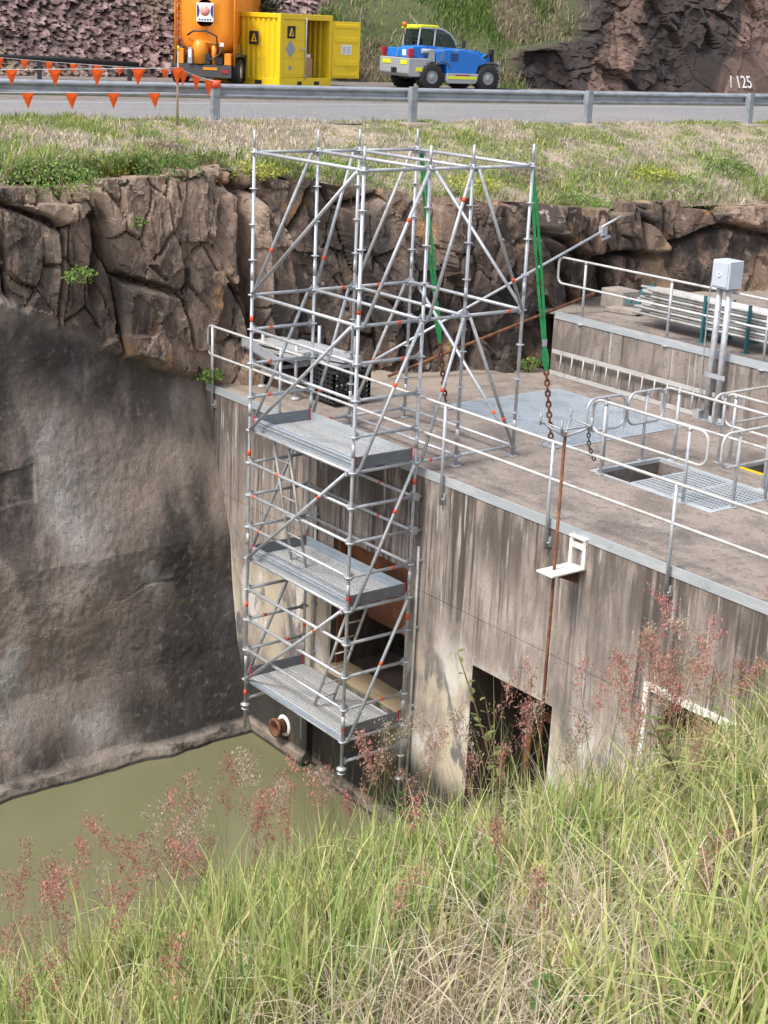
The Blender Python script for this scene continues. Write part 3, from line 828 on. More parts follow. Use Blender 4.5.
for k in (4, 8):
    brace(node(0, 2, k) + Vector((0, .06, .02)), node(0, 3, k - 4) + Vector((0, -.06, -.02)), lo_, 'galv', .22)
    brace(node(1, 2, k) + Vector((0, .06, .02)), node(1, 3, k - 4) + Vector((0, -.06, -.02)), ro_, 'galv', .8 if k == 4 else .5)
    brace(node(0, 3, k) + Vector((0, .06, .02)), node(0, 4, k - 4) + Vector((0, -.06, -.02)), lo_, 'rail', .4 if k == 8 else None)
    brace(node(1, 4, k) + Vector((0, -.06, .02)), node(1, 3, k - 4) + Vector((0, .06, -.02)), ro_, 'galv_dull', .22)
    brace(node(1, 4, k) + Vector((-.09, 0, .02)), node(0, 4, k - 4) + Vector((.09, 0, -.02)), (0, .055, 0), 'galv', .18 if k == 8 else None)
# platforms
for kp in (8, 12, 16):
    z = kz(kp)
    ny = 3
    for i in range(ny):
        y0 = .055 + i * .335
        g = MB()
        g.box(.05, SL - .05, y0, y0 + .318, z + .028, z + .034)
        for yy in (y0, y0 + .308):
            g.box(.05, SL - .05, yy, yy + .01, z - .035, z + .028)
        for j in range(6):        # raised ribs of the tread
            yy = y0 + .022 + j * .050
            g.box(.08, SL - .08, yy, yy + .026, z + .0345, z + .043)
        n0 = len(g.f)
        for j in range(5):        # slotted rows between the ribs
            yy = y0 + .0525 + j * .050
            for q in range(38):
                xx = .10 + q * .0635
                g.box(xx, xx + .045, yy, yy + .015, z + .0342, z + .0362)
        o = g.build('deck_plank', 'deckplank', sc)
        o.data.materials.append(MT['plankdark'])
        o.data.polygons.foreach_set('material_index', [0] * n0 + [1] * (len(g.f) - n0))
    tb = lambda x0, x1, y0, y1, m, zz=z + .04: MB().box(x0, x1, y0, y1, zz, zz + .15).build('toe_board', m, sc)
    if kp != 16:
        o = tb(.06, SL - .06, .052, .072, 'toe')
        g = MB(); g.box(.06, SL - .06, .034, .0515, z + .10, z + .125); g.box(.06, SL - .06, .034, .0515, z + .15, z + .165); g.build('rib', 'galv', o)
    else:
        g = MB()
        g.box(.06, SL - .06, -.03, .05, z + .03, z + .04)
        for j in range(26):
            x = .15 + j * .09
            g.box(x, x + .035, -.015, .02, z + .0405, z + .044)
        g.build('edge_board', 'toe', sc)
    if kp == 12:
        tb(.06, SL - .06, 1.03, 1.05, 'toe')
    if kp == 8:
        tb(.06, SL - .06, 1.055, 1.07, 'plate', z + .01)
    for x0, x1, mm in ((.03, .05, 'toe_dark'), (SL - .05, SL - .03, 'toe_dark')):
        o = MB().box(x0, x1, .075, 1.02, z + .035, z + .20).build('toe_board', mm, sc)
        for yy in (.05, 1.021):
            MB().box(x0 - .003, x1 + .003, yy, yy + .024, z + .03, z + .21).build('red_end', 'red', o)
# ladders inside the tower
def ladder_part(b0, b1, t0, t1, n, parent, nm='access_ladder'):
    b0, b1, t0, t1 = map(Vector, (b0, b1, t0, t1))
    g = MB()
    g.tube(b0, t0, .021, 8); g.tube(b1, t1, .021, 8)
    for i in range(n):
        q = (i + .5) / n
        g.tube(b0.lerp(t0, q), b1.lerp(t1, q), .013, 6)
    return g.build(nm, 'rail', parent)
ladder_part((.52, .45, kz(12) + .04), (.90, .45, kz(12) + .04), (.27, .22, kz(8) + .03), (.65, .22, kz(8) + .03), 7, sc)
ladder_part((1.44, .30, kz(16) + .04), (1.44, .64, kz(16) + .04), (2.26, .30, kz(12) - .01), (2.26, .64, kz(12) - .01), 7, sc)
# wall ties and couplers at the back of the tower
for k in (9, 10, 16.6):
    g = MB()
    g.tube((SL, 1.084, kz(k) - .02), (SL, 1.245, kz(k) - .02), .024, 8)
    g.obox((SL, 1.10, kz(k)), (.05, 0, 0), (0, .05, 0), (0, 0, .05))
    g.build('wall_tie', 'galv_dull', sc)

# timber boards over the sluice opening
for i, (y0, x1, z) in enumerate([(1.10, 2.42, 0), (1.33, 2.30, .004)]):
    g = MB(); g.box(.42, x1, y0, y0 + .215, -3.745 + z, -3.70 + z)
    tag(g.build('timber_board', 'timber'), ['pale timber board behind the lowest platform, nearer the tower', 'pale timber board on the sluice sill, farther into the opening'][i], 'board', 'timber boards at the sluice opening')
# pale conduits on the wall beside the tower
for i, (x, z0, z1) in enumerate([(2.60, -5.2, -1.1), (.06, -3.9, -1.2)]):
    r = thing('wall_conduit', ['long pale conduit pipe down the wall right of the scaffold', 'pale conduit pipe down the wall behind the lower platforms'][i], 'pipe', (x, 1.2, z0), group='conduits on the intake wall')
    MB().tube((x, 1.20, z0), (x, 1.20, z1), .021, 10).build('pipe', 'rail', r)
    for q in (.1, .4, .7, .95):
        zz = z0 + (z1 - z0) * q
        MB().box(x - .05, x + .05, 1.195, 1.249, zz - .015, zz + .015).build('pipe_clip', 'galv_dull', r)
# rusty flanged pipe stub
r = thing('outlet_pipe', 'short rusty flanged outlet pipe with white collar low on the wall', 'pipe', (-.72, 1.25, -5.30))
MB().lathe((-.72, 1.25, -5.26), (0, -1, 0), [(.0, .05), (.12, .05), (.12, .16), (.165, .16), (.165, .21), (.112, .21), (.112, .08), (.0, .08)], 24).build('pipe_stub', 'rust', r)
MB().lathe((-.72, 1.25, -5.26), (0, -1, 0), [(.125, .003), (.185, .003), (.185, .02), (.125, .03)], 24).build('collar', 'white', r)
MB().lathe((-.72, 1.25, -5.26), (0, -1, 0), [(.0, .0805), (.1115, .0805)], 20).build('pipe_mouth', 'black', r)

# ================================================================== HANDRAILS
def arc(c, a, b, r, q0, q1, n=7):
    c = Vector(c); a = Vector(a); b = Vector(b)
    return [c + r * (math.cos(q0 + (q1 - q0) * i / n) * a + math.sin(q0 + (q1 - q0) * i / n) * b) for i in range(n + 1)]
def rail_panel(root, p0, p1, zt, zm, loop0=True, loop1=True, m='rail', r=.021, rc=.12):
    """two parallel rails from p0 to p1 (xy), joined by rounded ends"""
    p0 = Vector((*p0, 0)); p1 = Vector((*p1, 0))
    d = (p1 - p0).normalized()
    Z = Vector((0, 0, 1))
    def P(p, z): return p + Z * z
    h = min(rc, (zt - zm) / 2 - .01)
    pts = []
    if loop1:
        pts += [P(p0 + d * (h if loop0 else 0), zt)]
        pts += arc(P(p1 - d * h, zt - h), d, Z, h, math.pi / 2, 0)
        pts += arc(P(p1 - d * h, zm + h), d, Z, h, 0, -math.pi / 2)
        pts += [P(p0 + d * (h if loop0 else 0), zm)]
    else:
        pts += [P(p1, zt), P(p0 + d * h, zt)] if loop0 else []
    if loop0:
        if loop1:
            pts = pts[1:-1]
            pts += arc(P(p0 + d * h, zm + h), d, Z, h, -math.pi / 2, -math.pi)
            pts += arc(P(p0 + d * h, zt - h), d, Z, h, math.pi, math.pi / 2)
            return MB().path(pts, r, 8, True).build('rail_loop', m, root)
        pts = [P(p1, zt)] + arc(P(p0 + d * h, zt - h), d, Z, h, math.pi / 2, math.pi) + arc(P(p0 + d * h, zm + h), d, Z, h, math.pi, 1.5 * math.pi) + [P(p1, zm)]
    return MB().path(pts, r, 8).build('rail_loop', m, root)
def post(root, x, y, z0, z1, m='galv', r=.024, foot=True):
    g = MB()
    g.tube((x, y, z0), (x, y, z1), r, 10)
    g.lathe((x, y, z1), (0, 0, 1), [(.0, .028), (.018, .024), (.028, 0), (.028, -.03), (.0, -.03)], 10)
    if foot:
        g.box(x - .05, x + .05, y - .05, y + .05, z0, z0 + .012)
    return g.build('post', m, root)

hr = thing('wall_handrail', 'long pale two-rail handrail along the top of the intake wall', 'handrail', (3, 1.2, 0))
rail_panel(hr, (-3.18, 1.19), (12.0, 1.19), 1.055, .575, True, False)
for x in (-3.03, -1.0, 1.0, 3.03, 5.15, 7.21, 9.3, 11.4):
    g = MB()
    g.tube((x, 1.19, -.36), (x, 1.19, 1.045), .024, 10)
    g.box(x - .05, x + .05, 1.216, 1.2485, -.33, -.20)
    g.tube((x + .028, 1.19, -.27), (x + .06, 1.19, -.27), .014, 6)
    g.build('post', 'galv', hr)
kp_ = thing('kick_plate', 'long flat galvanised kick plate along the front edge of the deck', 'kick plate', (3, 1.24, 0))
MB().box(-3.3, 12, 1.236, 1.2465, -.085, .045).build('plate_strip', 'plate', kp_)
MB().box(-3.3, 12, 1.2468, 1.33, .0055, .012).build('plate_flange', 'plate', kp_)

ur = thing('ledge_handrail', 'pale two-rail handrail on the upper wall below the cliff', 'handrail', (4, 7.35, 1.05))
rail_panel(ur, (-1.36, 7.36), (12, 7.36), 2.10, 1.64, True, False)
for x in (-.68, 1.34, 3.38, 5.4):
    post(ur, x, 7.36, .99, 2.09)
kp2 = thing('kick_plate', 'flat galvanised kick plate on the edge of the upper ledge', 'kick plate', (4, 7.33, 1.05))
MB().box(-1.33, 12, 7.332, 7.348, 1.0, 1.13).build('plate_strip', 'plate', kp2)

PG = 'guard rails round the pits'
def guard(label, p0, p1, posts, m='rail', zt=1.05, zm=.58):
    r = thing('guard_rail', label, 'guard rail', ((p0[0] + p1[0]) / 2, (p0[1] + p1[1]) / 2, 0), group=PG)
    rail_panel(r, p0, p1, zt, zm, True, True, m, rc=.15)
    for x, y in posts:
        post(r, x, y, .004, zt - .02)
    return r
guard('pit guard rail panel nearest the wall edge, in front of the open hole', (3.68, 3.36), (5.80, 3.36), [(3.92, 3.36), (5.47, 3.36)])
guard('short looped guard rail left of the open pit, nearer the wall edge', (3.70, 3.22), (3.70, 3.98), [(3.70, 3.62)], 'galv')
guard('short looped guard rail left of the open pit, nearer the upper wall', (3.70, 4.04), (3.70, 4.80), [(3.70, 4.42)], 'galv')
guard('pit guard rail panel on the side toward the upper wall', (3.60, 4.86), (6.2, 4.86), [(3.92, 4.86), (5.6, 4.86)])
guard('guard rail panel closing the gratings on the right of the open pit', (5.95, 3.46), (5.95, 4.80), [(5.95, 3.80), (5.95, 4.47)])
guard('guard rail running back along the second dark pit toward the upper wall', (4.36, 5.12), (4.36, 6.9), [(4.36, 5.35), (4.36, 6.6)])
guard('guard rail across the near side of the second dark pit', (4.33, 5.40), (6.3, 5.40), [(4.52, 5.40), (5.9, 5.40)])
g = MB()
for i in range(9):
    q = i / 8
    g.lathe((3.70, 3.99 + .04 * math.sin(q * 3), .92 - .34 * q), (1, 0, 0) if i % 2 else (0, 1, 0), [(.014, -.004), (.022, -.004), (.022, .004), (.014, .004), (.014, -.004)], 8)
tag(g.build('safety_chain', 'galv_dull'), 'small dull chain hanging between the two short looped guard rails', 'chain')

# ladder lying on its side against the upper wall
lr = thing('ladder', 'long pale aluminium ladder lying on its side against the upper wall', 'ladder', (.8, 7.24, 0))
MB().beam((-1.24, 7.25, .43), (2.82, 7.25, .43), .03, .07).build('stile', 'rail', lr)
MB().beam((-1.24, 7.22, .045), (2.82, 7.22, .045), .03, .07).build('stile', 'rail', lr)
for i in range(14):
    x = -1.0 + i * .285
    MB().tube((x, 7.223, .05), (x, 7.248, .43), .015, 6).build('rung', 'rail', lr)

# control cabinet on two pipe legs
cb = thing('control_cabinet', 'pale blue grey cabinet on two tall pipe legs in front of the upper wall', 'cabinet', (2.60, 7.2, 0))
MB().box(2.41, 2.77, 7.06, 7.38, 2.18, 2.62).build('cabinet_box', 'boxgrey', cb, bevel=.012)
g = MB(); g.box(2.44, 2.74, 7.045, 7.059, 2.21, 2.59); g.build('door', 'boxgrey', cb, bevel=.006)
g = MB(); g.lathe((2.57, 7.044, 2.40), (0, -1, 0), [(.028, 0), (.045, 0), (.045, .01), (.028, .01), (.028, 0)], 16); g.build('lock_ring', 'signwhite', cb)
for x in (2.49, 2.69):
    MB().tube((x, 7.20, .012), (x, 7.20, 2.179), .050, 14).build('leg', 'galv', cb)
    MB().box(x - .09, x + .09, 7.11, 7.29, .004, .016).build('foot_plate', 'galv_dull', cb)
MB().box(2.42, 2.83, 7.145, 7.149, .72, .80).build('cross_plate', 'galv', cb)
MB().path([(2.40, 7.14, 2.26), (2.35, 7.14, 2.22), (2.34, 7.14, 2.0), (2.33, 7.18, .3), (2.35, 7.2, .15)], .012, 6).build('cable', 'galv_dull', cb)
MB().box(2.29, 2.42, 7.10, 7.22, .0045, .15).build('junction_box', 'galv_dull', cb)

# scaffold tubes stacked in two teal frames on the upper ledge
for i, x in enumerate((1.60, 2.55)):
    r = thing('tube_rack', ['teal steel rack frame holding tubes, nearer the cliff end', 'teal steel rack frame holding tubes, behind the control cabinet'][i], 'rack', (x, 8.3, 1.054), group='teal racks on the ledge')
    for yy in (7.93, 8.67):
        MB().box(x - .022, x + .022, yy - .022, yy + .022, 1.062, 1.84 if yy < 8 else 1.72).build('upright', 'teal', r)
        MB().box(x - .06, x + .06, yy - .06, yy + .06, 1.054, 1.0618).build('foot', 'teal', r)
    MB().box(x - .022, x + .022, 7.953, 8.647, 1.19, 1.26).build('cross_bar', 'teal', r)
tube_me = None
nt_ = 0
for j in range(9):
    for i in range(11 if j < 8 else 7):
        L_ = 3.9 + random.uniform(-.25, .25)
        x0 = .12 + random.uniform(-.22, .22)
        y = 7.995 + (i + (0 if j < 9 else 2)) * .061 + (j % 2) * .028 + random.uniform(-.004, .004)
        z = 1.288 + j * .0545
        ln = MB()
        if tube_me is None:
            ln.tube((0, 0, 0), (4.0, 0, 0), .0242, 8)
            o = ln.build('scaffold_tube', 'rail')
            tube_me = o
        else:
            o = tube_me.copy()
            COL.objects.link(o)
        o.location = (x0, y, z)
        o.rotation_euler = (0, 0, random.uniform(-.004, .004))
        tag(o, 'loose galvanised scaffold tube in the stack on the upper ledge', 'tube', 'scaffold tubes stacked on the ledge')
for k in range(7):
    x, y, z = -.10 + random.uniform(-.12, .12), 7.99 + k * .09, 1.55 + random.uniform(-.14, .14)
    g = MB()
    g.obox((x, y, z), (.05, .01, .02), (-.01, .03, 0), (0, .01, .05))
    g.tube((x + .02, y, z), (x - .10, y + .02, z + random.uniform(-.08, .05)), .012, 6)
    tag(g.build('tube_coupler', 'teal'), 'small teal scaffold coupler clamped on the ends of the stacked tubes', 'coupler', 'couplers on the tube stack')
g = MB(); g.box(-1.62, -1.05, 8.75, 9.2, 1.058, 1.42)
tag(g.build('concrete_block', 'concrete', bevel=.02), 'grey concrete block against the rock on the upper ledge', 'block')
g = MB(); g.prism([(0, 0), (.62, 0), (.70, .05), (.6, .10), (.06, .09)], (-1.25, 8.45, 1.058), (1, .3, 0), (0, 0, 1), (-.08, .28, 0))
tag(g.build('stone_slab', 'concrete', bevel=.015), 'thin pale stone slab lying in front of the concrete block', 'stone')

# loose pole and rusty bar leaning on the end of the upper handrail
P0 = Vector((-2.30, 3.2, .05)); P1 = Vector((-1.29, 7.30, 2.14))
E_ = P1 + (P1 - P0) * .20
r = thing('loose_pole', 'long grey scaffold pole leaning on the end of the upper handrail', 'pole', P0)
MB().tube(P0, E_, .024, 10).build('tube', 'galv', r)
g = MB(); g.obox(E_, (.05, 0, 0), (0, .06, 0), (0, 0, .08)); g.tube(E_ + Vector((0, -.06, .06)), E_ + Vector((.08, .35, .26)), .024, 8); g.tube(E_ + Vector((0, -.02, -.16)), E_ + Vector((.02, .16, -.10)), .03, 8)
g.build('coupler', 'galv', r)
a = Vector((-2.25, 4.3, .05)); b = Vector((-1.42, 7.30, 1.12))
tag(MB().tube(a, b + (b - a) * .28, .028, 8).build('rusty_bar', 'rust'), 'long rusty bar leaning from the deck to the corner of the upper wall', 'bar')

# ================================================================== SLINGS AND CHAINS
def chain(pts, pitch, wire, m, name):
    pts = [Vector(p) for p in pts]
    g = MB()
    L_ = [0]
    for i in range(len(pts) - 1):
        L_.append(L_[-1] + (pts[i + 1] - pts[i]).length)
    n = int(L_[-1] / pitch)
    for i in range(n):
        s_ = (i + .5) * pitch
        j = max(k for k in range(len(L_) - 1) if L_[k] <= s_)
        p = pts[j].lerp(pts[j + 1], (s_ - L_[j]) / (L_[j + 1] - L_[j]))
        d = (pts[j + 1] - pts[j]).normalized()
        a = d.orthogonal().normalized()
        b = d.cross(a)
        if i % 2: a = b
        hl, hw = pitch * .62, pitch * .36
        loop = [p + d * (hl * math.cos(q)) + a * (hw * math.sin(q)) for q in [2 * math.pi * t / 10 for t in range(10)]]
        g.path(loop, wire, 5, True)
    return g.build(name, m)
def sling(label, top, mid, end):
    top, mid, end = Vector(top), Vector(mid), Vector(end)
    r = thing('lifting_sling', label, 'sling', top, group='green slings tying the tower down')
    side = Vector((.62, .78, 0))
    for s_, wob in ((-1, .02), (1, -.03)):
        g = MB()
        n = 14
        vs = []
        for i in range(n + 1):
            q = i / n
            p = top.lerp(mid, q) + side * s_ * (.012 + .020 * math.sin(q * 3.0)) + Vector((0, 0, 0))
            wv = side * .020
            th = Vector((-.78, .62, 0)) * .004
            vs += [p - wv - th, p + wv - th, p + wv + th, p - wv + th]
        fs = []
        for i in range(n):
            for k in range(4):
                fs.append((i * 4 + k, i * 4 + (k + 1) % 4, i * 4 + 4 + (k + 1) % 4, i * 4 + 4 + k))
        g.add(vs, fs)
        g.build('web_strap', 'sling', r)
    g = MB()
    n = 12
    vs = []
    for i in range(n + 1):
        q = i / n
        p = mid.lerp(end, q)
        wv = side * (.022 + .030 * math.sin(q * 3.14))
        th = Vector((-.78, .62, 0)) * .02
        vs += [p - wv - th, p + wv - th, p + wv + th, p - wv + th]
    fs = [(i * 4 + k, i * 4 + (k + 1) % 4, i * 4 + 4 + (k + 1) % 4, i * 4 + 4 + k) for i in range(n) for k in range(4)]
    g.add(vs, fs + [(0, 1, 2, 3), (n * 4, n * 4 + 1, n * 4 + 2, n * 4 + 3)])
    g.build('bundled_strap', 'sling', r)
    g = MB(); g.obox(mid + Vector((0, 0, .02)), side * .035, Vector((-.78, .62, 0)) * .022, (0, 0, .05)); g.build('ratchet_buckle', 'galv_dull', r)
T1, E1 = Vector((2.52, 2.94, 4.1)), Vector((2.46, 3.78, .05))
sling('long green lifting sling at the outer corner of the tower, toward the gratings', T1, T1.lerp(E1, .62), T1.lerp(E1, .72))
T2, E2 = Vector((.03, 2.96, 4.1)), Vector((-.15, 3.88, .05))
sling('green lifting sling at the back corner of the tower, toward the cliff', T2, T2.lerp(E2, .55), T2.lerp(E2, .74))
c1 = chain([T1.lerp(E1, .715), E1], .085, .017, 'rust', 'rusty_chain')
tag(c1, 'heavy rusty chain from the long green sling to the deck lug', 'chain', 'rusty anchor chains')
c2 = chain([T2.lerp(E2, .735), E2], .085, .017, 'rust', 'rusty_chain')
tag(c2, 'heavy rusty chain below the shorter sling near the cliff', 'chain', 'rusty anchor chains')
for i, e in enumerate((E1, E2)):
    g = MB(); g.box(e.x - .16, e.x + .16, e.y - .12, e.y + .12, .005, .02); g.box(e.x - .05, e.x + .05, e.y - .012, e.y + .012, .021, .13)
    for dx in (-.12, .12):
        for dy in (-.08, .08):
            g.tube((e.x + dx, e.y + dy, .02), (e.x + dx, e.y + dy, .06), .014, 6)
    tag(g.build('anchor_plate', 'galv_dull'), ['bolted anchor plate under the chain of the long green sling', 'bolted anchor plate under the chain near the cliff'][i], 'anchor plate', 'deck anchor plates')

# valve spindle with pronged head, and its white bracket
hx, hy = 5.67, .86
hv = thing('valve_spindle', 'tall rusty valve spindle with four-pronged grey head in front of the handrail', 'spindle', (hx, hy, -4))
MB().tube((hx, hy, -4.3), (hx, hy, 1.34), .021, 10).build('spindle_rod', 'rust', hv)
g = MB()
zt = 1.32
for q in range(4):
    an = math.radians(45 + 90 * q) - .15
    e = Vector((hx + .31 * math.cos(an), hy + .31 * math.sin(an), zt + .13))
    g.path([(hx, hy, zt - .03), (hx + .17 * math.cos(an), hy + .17 * math.sin(an), zt + .05), e], .016, 6)
    g.tube(e - Vector((0, 0, .05)), e + Vector((0, 0, .11)), .013, 6)
    an2 = an + math.pi / 2
    e2 = Vector((hx + .31 * math.cos(an2), hy + .31 * math.sin(an2), zt + .13))
    if q != 1:
        g.tube(e, e2, .012, 6)
g.build('pronged_head', 'galv_dull', hv)
ch = chain([(hx + .10, hy + .28, 1.42), (hx + .12, hy + .30, 1.16), (hx + .18, hy + .36, .98)], .05, .009, 'dgrey', 'hook_chain')
tag(ch, 'short dark chain with a hook hanging from the pronged spindle head', 'chain')
br = thing('spindle_bracket', 'white painted steel bracket bolted under the deck edge guiding the spindle', 'bracket', (5.77, 1.2, -.4))
MB().box(5.56, 5.85, .66, 1.245, -.44, -.42).build('shelf_plate', 'white', br)
g = MB()
g.prism([(0, 0), (0, -.22), (-.5, -.01)], (5.70, 1.245, -.441), (0, 1, 0), (0, 0, 1), (.014, 0, 0))
g.build('gusset', 'rust', br)
for x in (5.56, 5.795):
    MB().box(x, x + .055, 1.20, 1.2455, -.419, -.06).build('upright', 'white', br)
MB().box(5.616, 5.794, 1.20, 1.2455, -.19, -.12).build('cross_bar', 'white', br)
MB().box(5.56, 5.85, 1.18, 1.2355, -.0595, -.035).build('hook_plate', 'white', br)

# rack of scaffold boards and a black crate at the far end of the deck
rk_ = thing('board_rack', 'galvanised rack on round feet holding scaffold boards at the cliff end of the deck', 'rack', (-2.2, 2.4, 0))
for x, y in ((-2.75, 2.0), (-1.75, 2.0), (-2.75, 3.15), (-1.75, 3.15)):
    MB().tube((x, y, .02), (x, y, .95), .03, 8).build('leg', 'galv', rk_)
    MB().lathe((x, y, 0), (0, 0, 1), [(0, .004), (.09, .004), (.07, .03), (.03, .05)], 12).build('foot', 'rail', rk_)
g = MB()
for z in (.3, .62):
    g.beam((-2.72, 2.0, z), (-1.78, 2.0, z), .04, .06); g.beam((-2.72, 3.15, z), (-1.78, 3.15, z), .04, .06)
    g.beam((-2.75, 2.03, z), (-2.75, 3.12, z), .04, .06); g.beam((-1.75, 2.03, z), (-1.75, 3.12, z), .04, .06)
g.build('rack_rail', 'galv', rk_)
for i in range(5):
    g = MB()
    y0 = 1.93 + (i % 3) * .34; z = .66 + (i // 3) * .075 + .02 * (i % 2)
    x0 = -2.95 + .1 * (i % 2)
    g.obox((x0 + .65, y0 + .16, z + .03), (.70, .02 * (i - 2), .02), (-.004 * i, .155, 0), (0, 0, .027))
    tag(g.build('scaffold_board', 'deckplank'), 'short galvanised scaffold board lying loose on the rack', 'board', 'scaffold boards on the rack')
for i in range(3):
    g = MB()
    g.obox((-2.62 + .1 * i, 1.86 - .04 * i, .62 + .03 * i), (.55, .02, -.10), (.0, .012, .0), (.01, .0, .075))
    tag(g.build('toe_board_panel', 'galv'), 'short galvanised toe board leaning on the board rack', 'board', 'toe boards leaning on the rack')
cr = thing('mesh_crate', 'black plastic mesh crate of fittings under the boards on the deck', 'crate', (-1.35, 2.5, 0))
g = MB(); g.box(-1.68, -.98, 2.22, 2.92, .06, .10); g.build('crate_base', 'blackp', cr)
g = MB()
for k in range(8):
    q = k / 7
    for (ax, ay, bx, by) in ((-1.68, 2.22, -.98, 2.22), (-.98, 2.22, -.98, 2.92), (-.98, 2.92, -1.68, 2.92), (-1.68, 2.92, -1.68, 2.22)):
        x, y = ax + (bx - ax) * q, ay + (by - ay) * q
        g.box(x - .018, x + .018, y - .018, y + .018, .1005, .56)
for z in (.16, .24, .32, .40, .48, .55):
    g.box(-1.70, -.96, 2.203, 2.238, z, z + .022); g.box(-1.70, -.96, 2.902, 2.938, z, z + .022)
    g.box(-.997, -.962, 2.24, 2.90, z, z + .022); g.box(-1.698, -1.663, 2.24, 2.90, z, z + .022)
g.build('crate_mesh', 'blackp', cr)
g = MB()
for k in range(40):
    x, y, z = random.uniform(-1.6, -1.06), random.uniform(2.3, 2.84), random.uniform(.12, .56)
    v = Vector((random.gauss(0, 1), random.gauss(0, 1), random.gauss(0, 1))).normalized() * .07
    g.tube((x - v.x, y - v.y, z - v.z * .5), (x + v.x, y + v.y, z + v.z * .5), .022, 6)
g.build('fittings', 'galv_dull', cr)
g = MB(); g.obox((-1.36, 2.55, .66), (.34, .02, .0), (-.02, .28, .0), (0, 0, .03)); g.obox((-1.30, 2.52, .75), (.30, .06, .01), (-.05, .2, 0), (0, 0, .032))
tag(g.build('sheet_bundle', 'galv'), 'bundle of pale galvanised sheets on top of the black crate', 'sheets')
# ================================================================== ROADSIDE
gr_ = thing('guardrail', 'long galvanised W-beam guardrail along the road above the cliff', 'guardrail', (-6.9, 8, 4.0))
def gp(y): return Vector((float(gx_(y)), y, 4.0))
prof = [(-.0, .425), (-.065, .455), (-.07, .485), (-.01, .54), (-.01, .58), (-.07, .635), (-.065, .665), (0, .70)]
yy = np.linspace(-12, 30, 60)
g = MB()
vs = []
for y in yy:
    p = gp(y)
    vs += [(p.x - .16 - o, y, 4.0 + z) for o, z in prof] + [(p.x - .165 - o, y, 4.0 + z) for o, z in reversed(prof)]
m_ = 2 * len(prof)
g.add(vs, [(i * m_ + k, i * m_ + (k + 1) % m_, (i + 1) * m_ + (k + 1) % m_, (i + 1) * m_ + k) for i in range(len(yy) - 1) for k in range(m_)])
MT['beam'] = mat('guardrail_beam_steel', (.36, .39, .43), .5, .45, [dict(c=(.22, .24, .27), s=(1, 3, 9), lo=.45, hi=.65, a=.7)])
g.build('beam', 'beam', gr_)
for y in (-9.0, -4.6, -.4, 3.82, 8.06, 12.54, 17.58, 23.0):
    p = gp(y)
    g = MB()
    g.box(p.x - .05, p.x + .05, y - .075, y - .068, 3.95, 4.73)
    g.box(p.x - .05, p.x + .05, y + .068, y + .075, 3.95, 4.73)
    g.box(p.x + .045, p.x + .052, y - .068, y + .068, 3.95, 4.73)
    g.box(p.x - .13, p.x - .05, y - .06, y + .06, 4.44, 4.69)
    o = g.build('post', 'beam', gr_)
    g = MB(); g.prism([(-.22, 0), (.28, 0), (.22, .10), (-.18, .10)], (p.x, y - .30, 3.935), (1, 0, 0), (0, 0, 1), (0, .6, 0))
    MB.build(g, 'concrete_pad', 'deck', o, bevel=.03)

# bunting
SK = Vector((-7.0, 2.80, 3.95))
st_ = thing('marker_stake', 'thin weathered timber stake carrying the orange bunting before the guardrail', 'stake', SK)
MB().tube(SK, SK + Vector((.01, .02, 1.42)), .022, 7, .018).build('stake_shaft', 'timber', st_)
MB().tube(SK + Vector((.01, .02, 1.0)), SK + Vector((.01, .02, 1.07)), .027, 8).build('orange_band', 'orange', st_)
MB().tube(SK + Vector((.01, .02, 1.425)), SK + Vector((.01, .02, 1.35)), .024, 8).build('yellow_tip', 'yellow', st_)
MT['flag'] = mat('orange_plastic_flag', (1.0, .19, .02), .5, transl=.4)
def bunting(label, a, b, sag, nf, off, size=.20, group='bunting strings'):
    a = Vector(a); b = Vector(b)
    r = thing('bunting', label, 'bunting', a, group=group)
    P = lambda q: a.lerp(b, q) - Vector((0, 0, sag * 4 * q * (1 - q)))
    MB().path([P(i / 24) for i in range(25)], .006, 5).build('cord', 'signwhite', r)
    for i in range(nf):
        q = (i + off) / nf
        p = P(q)
        d = (P(min(q + .01, 1)) - P(max(q - .01, 0))).normalized()
        tw = random.uniform(-.35, .35)
        nrm = Vector((math.cos(tw), math.sin(tw) * .4, 0)) * .002
        s_ = size * random.uniform(.92, 1.08)
        sh = random.uniform(-.02, .02)
        g = MB()
        h = s_ * 1.15
        k0, k1, k2 = p - d * s_ * .5, p + d * s_ * .5, p + d * sh - Vector((.03 * tw, 0, h))
        md = (k0 + k1 + k2) / 3 + Vector((.025, 0, 0))
        g.add([k0 - nrm, k1 - nrm, k2 - nrm, md - nrm, k0 + nrm, k1 + nrm, k2 + nrm, md + nrm],
              [(0, 3, 1), (1, 3, 2), (2, 3, 0), (4, 5, 7), (5, 6, 7), (6, 4, 7), (0, 1, 5, 4), (1, 2, 6, 5), (2, 0, 4, 6)])
        g.build('flag', 'flag', r)
top = SK + Vector((.03, .02, 1.04))
bunting('upper string of orange triangular bunting left of the stake', (-6.95, -4.5, 4.85), top, .02, 9, .97, .25)
bunting('lower string of orange triangular bunting across the guardrail beam', (-6.95, -4.6, 4.52), SK + Vector((.03, .02, .60)), .01, 9, .38, .25)
bunting('short orange bunting sagging from the stake to a guardrail post', top, (-7.22, 3.80, 4.74), .03, 3, .30, .25)
g = MB(); g.tube((-7.32, 3.82, 4.63), (-7.32, 3.82, 4.765), .095, 10)
tag(g.build('post_wrap', 'orange'), 'orange tape wrapped over the top of the guardrail post by the stake', 'tape')
bunting('farther string of small orange flags along the black pipe', (-25.2, 7.0, 4.50), (-25.2, 14.0, 4.22), .04, 9, .5, .26)
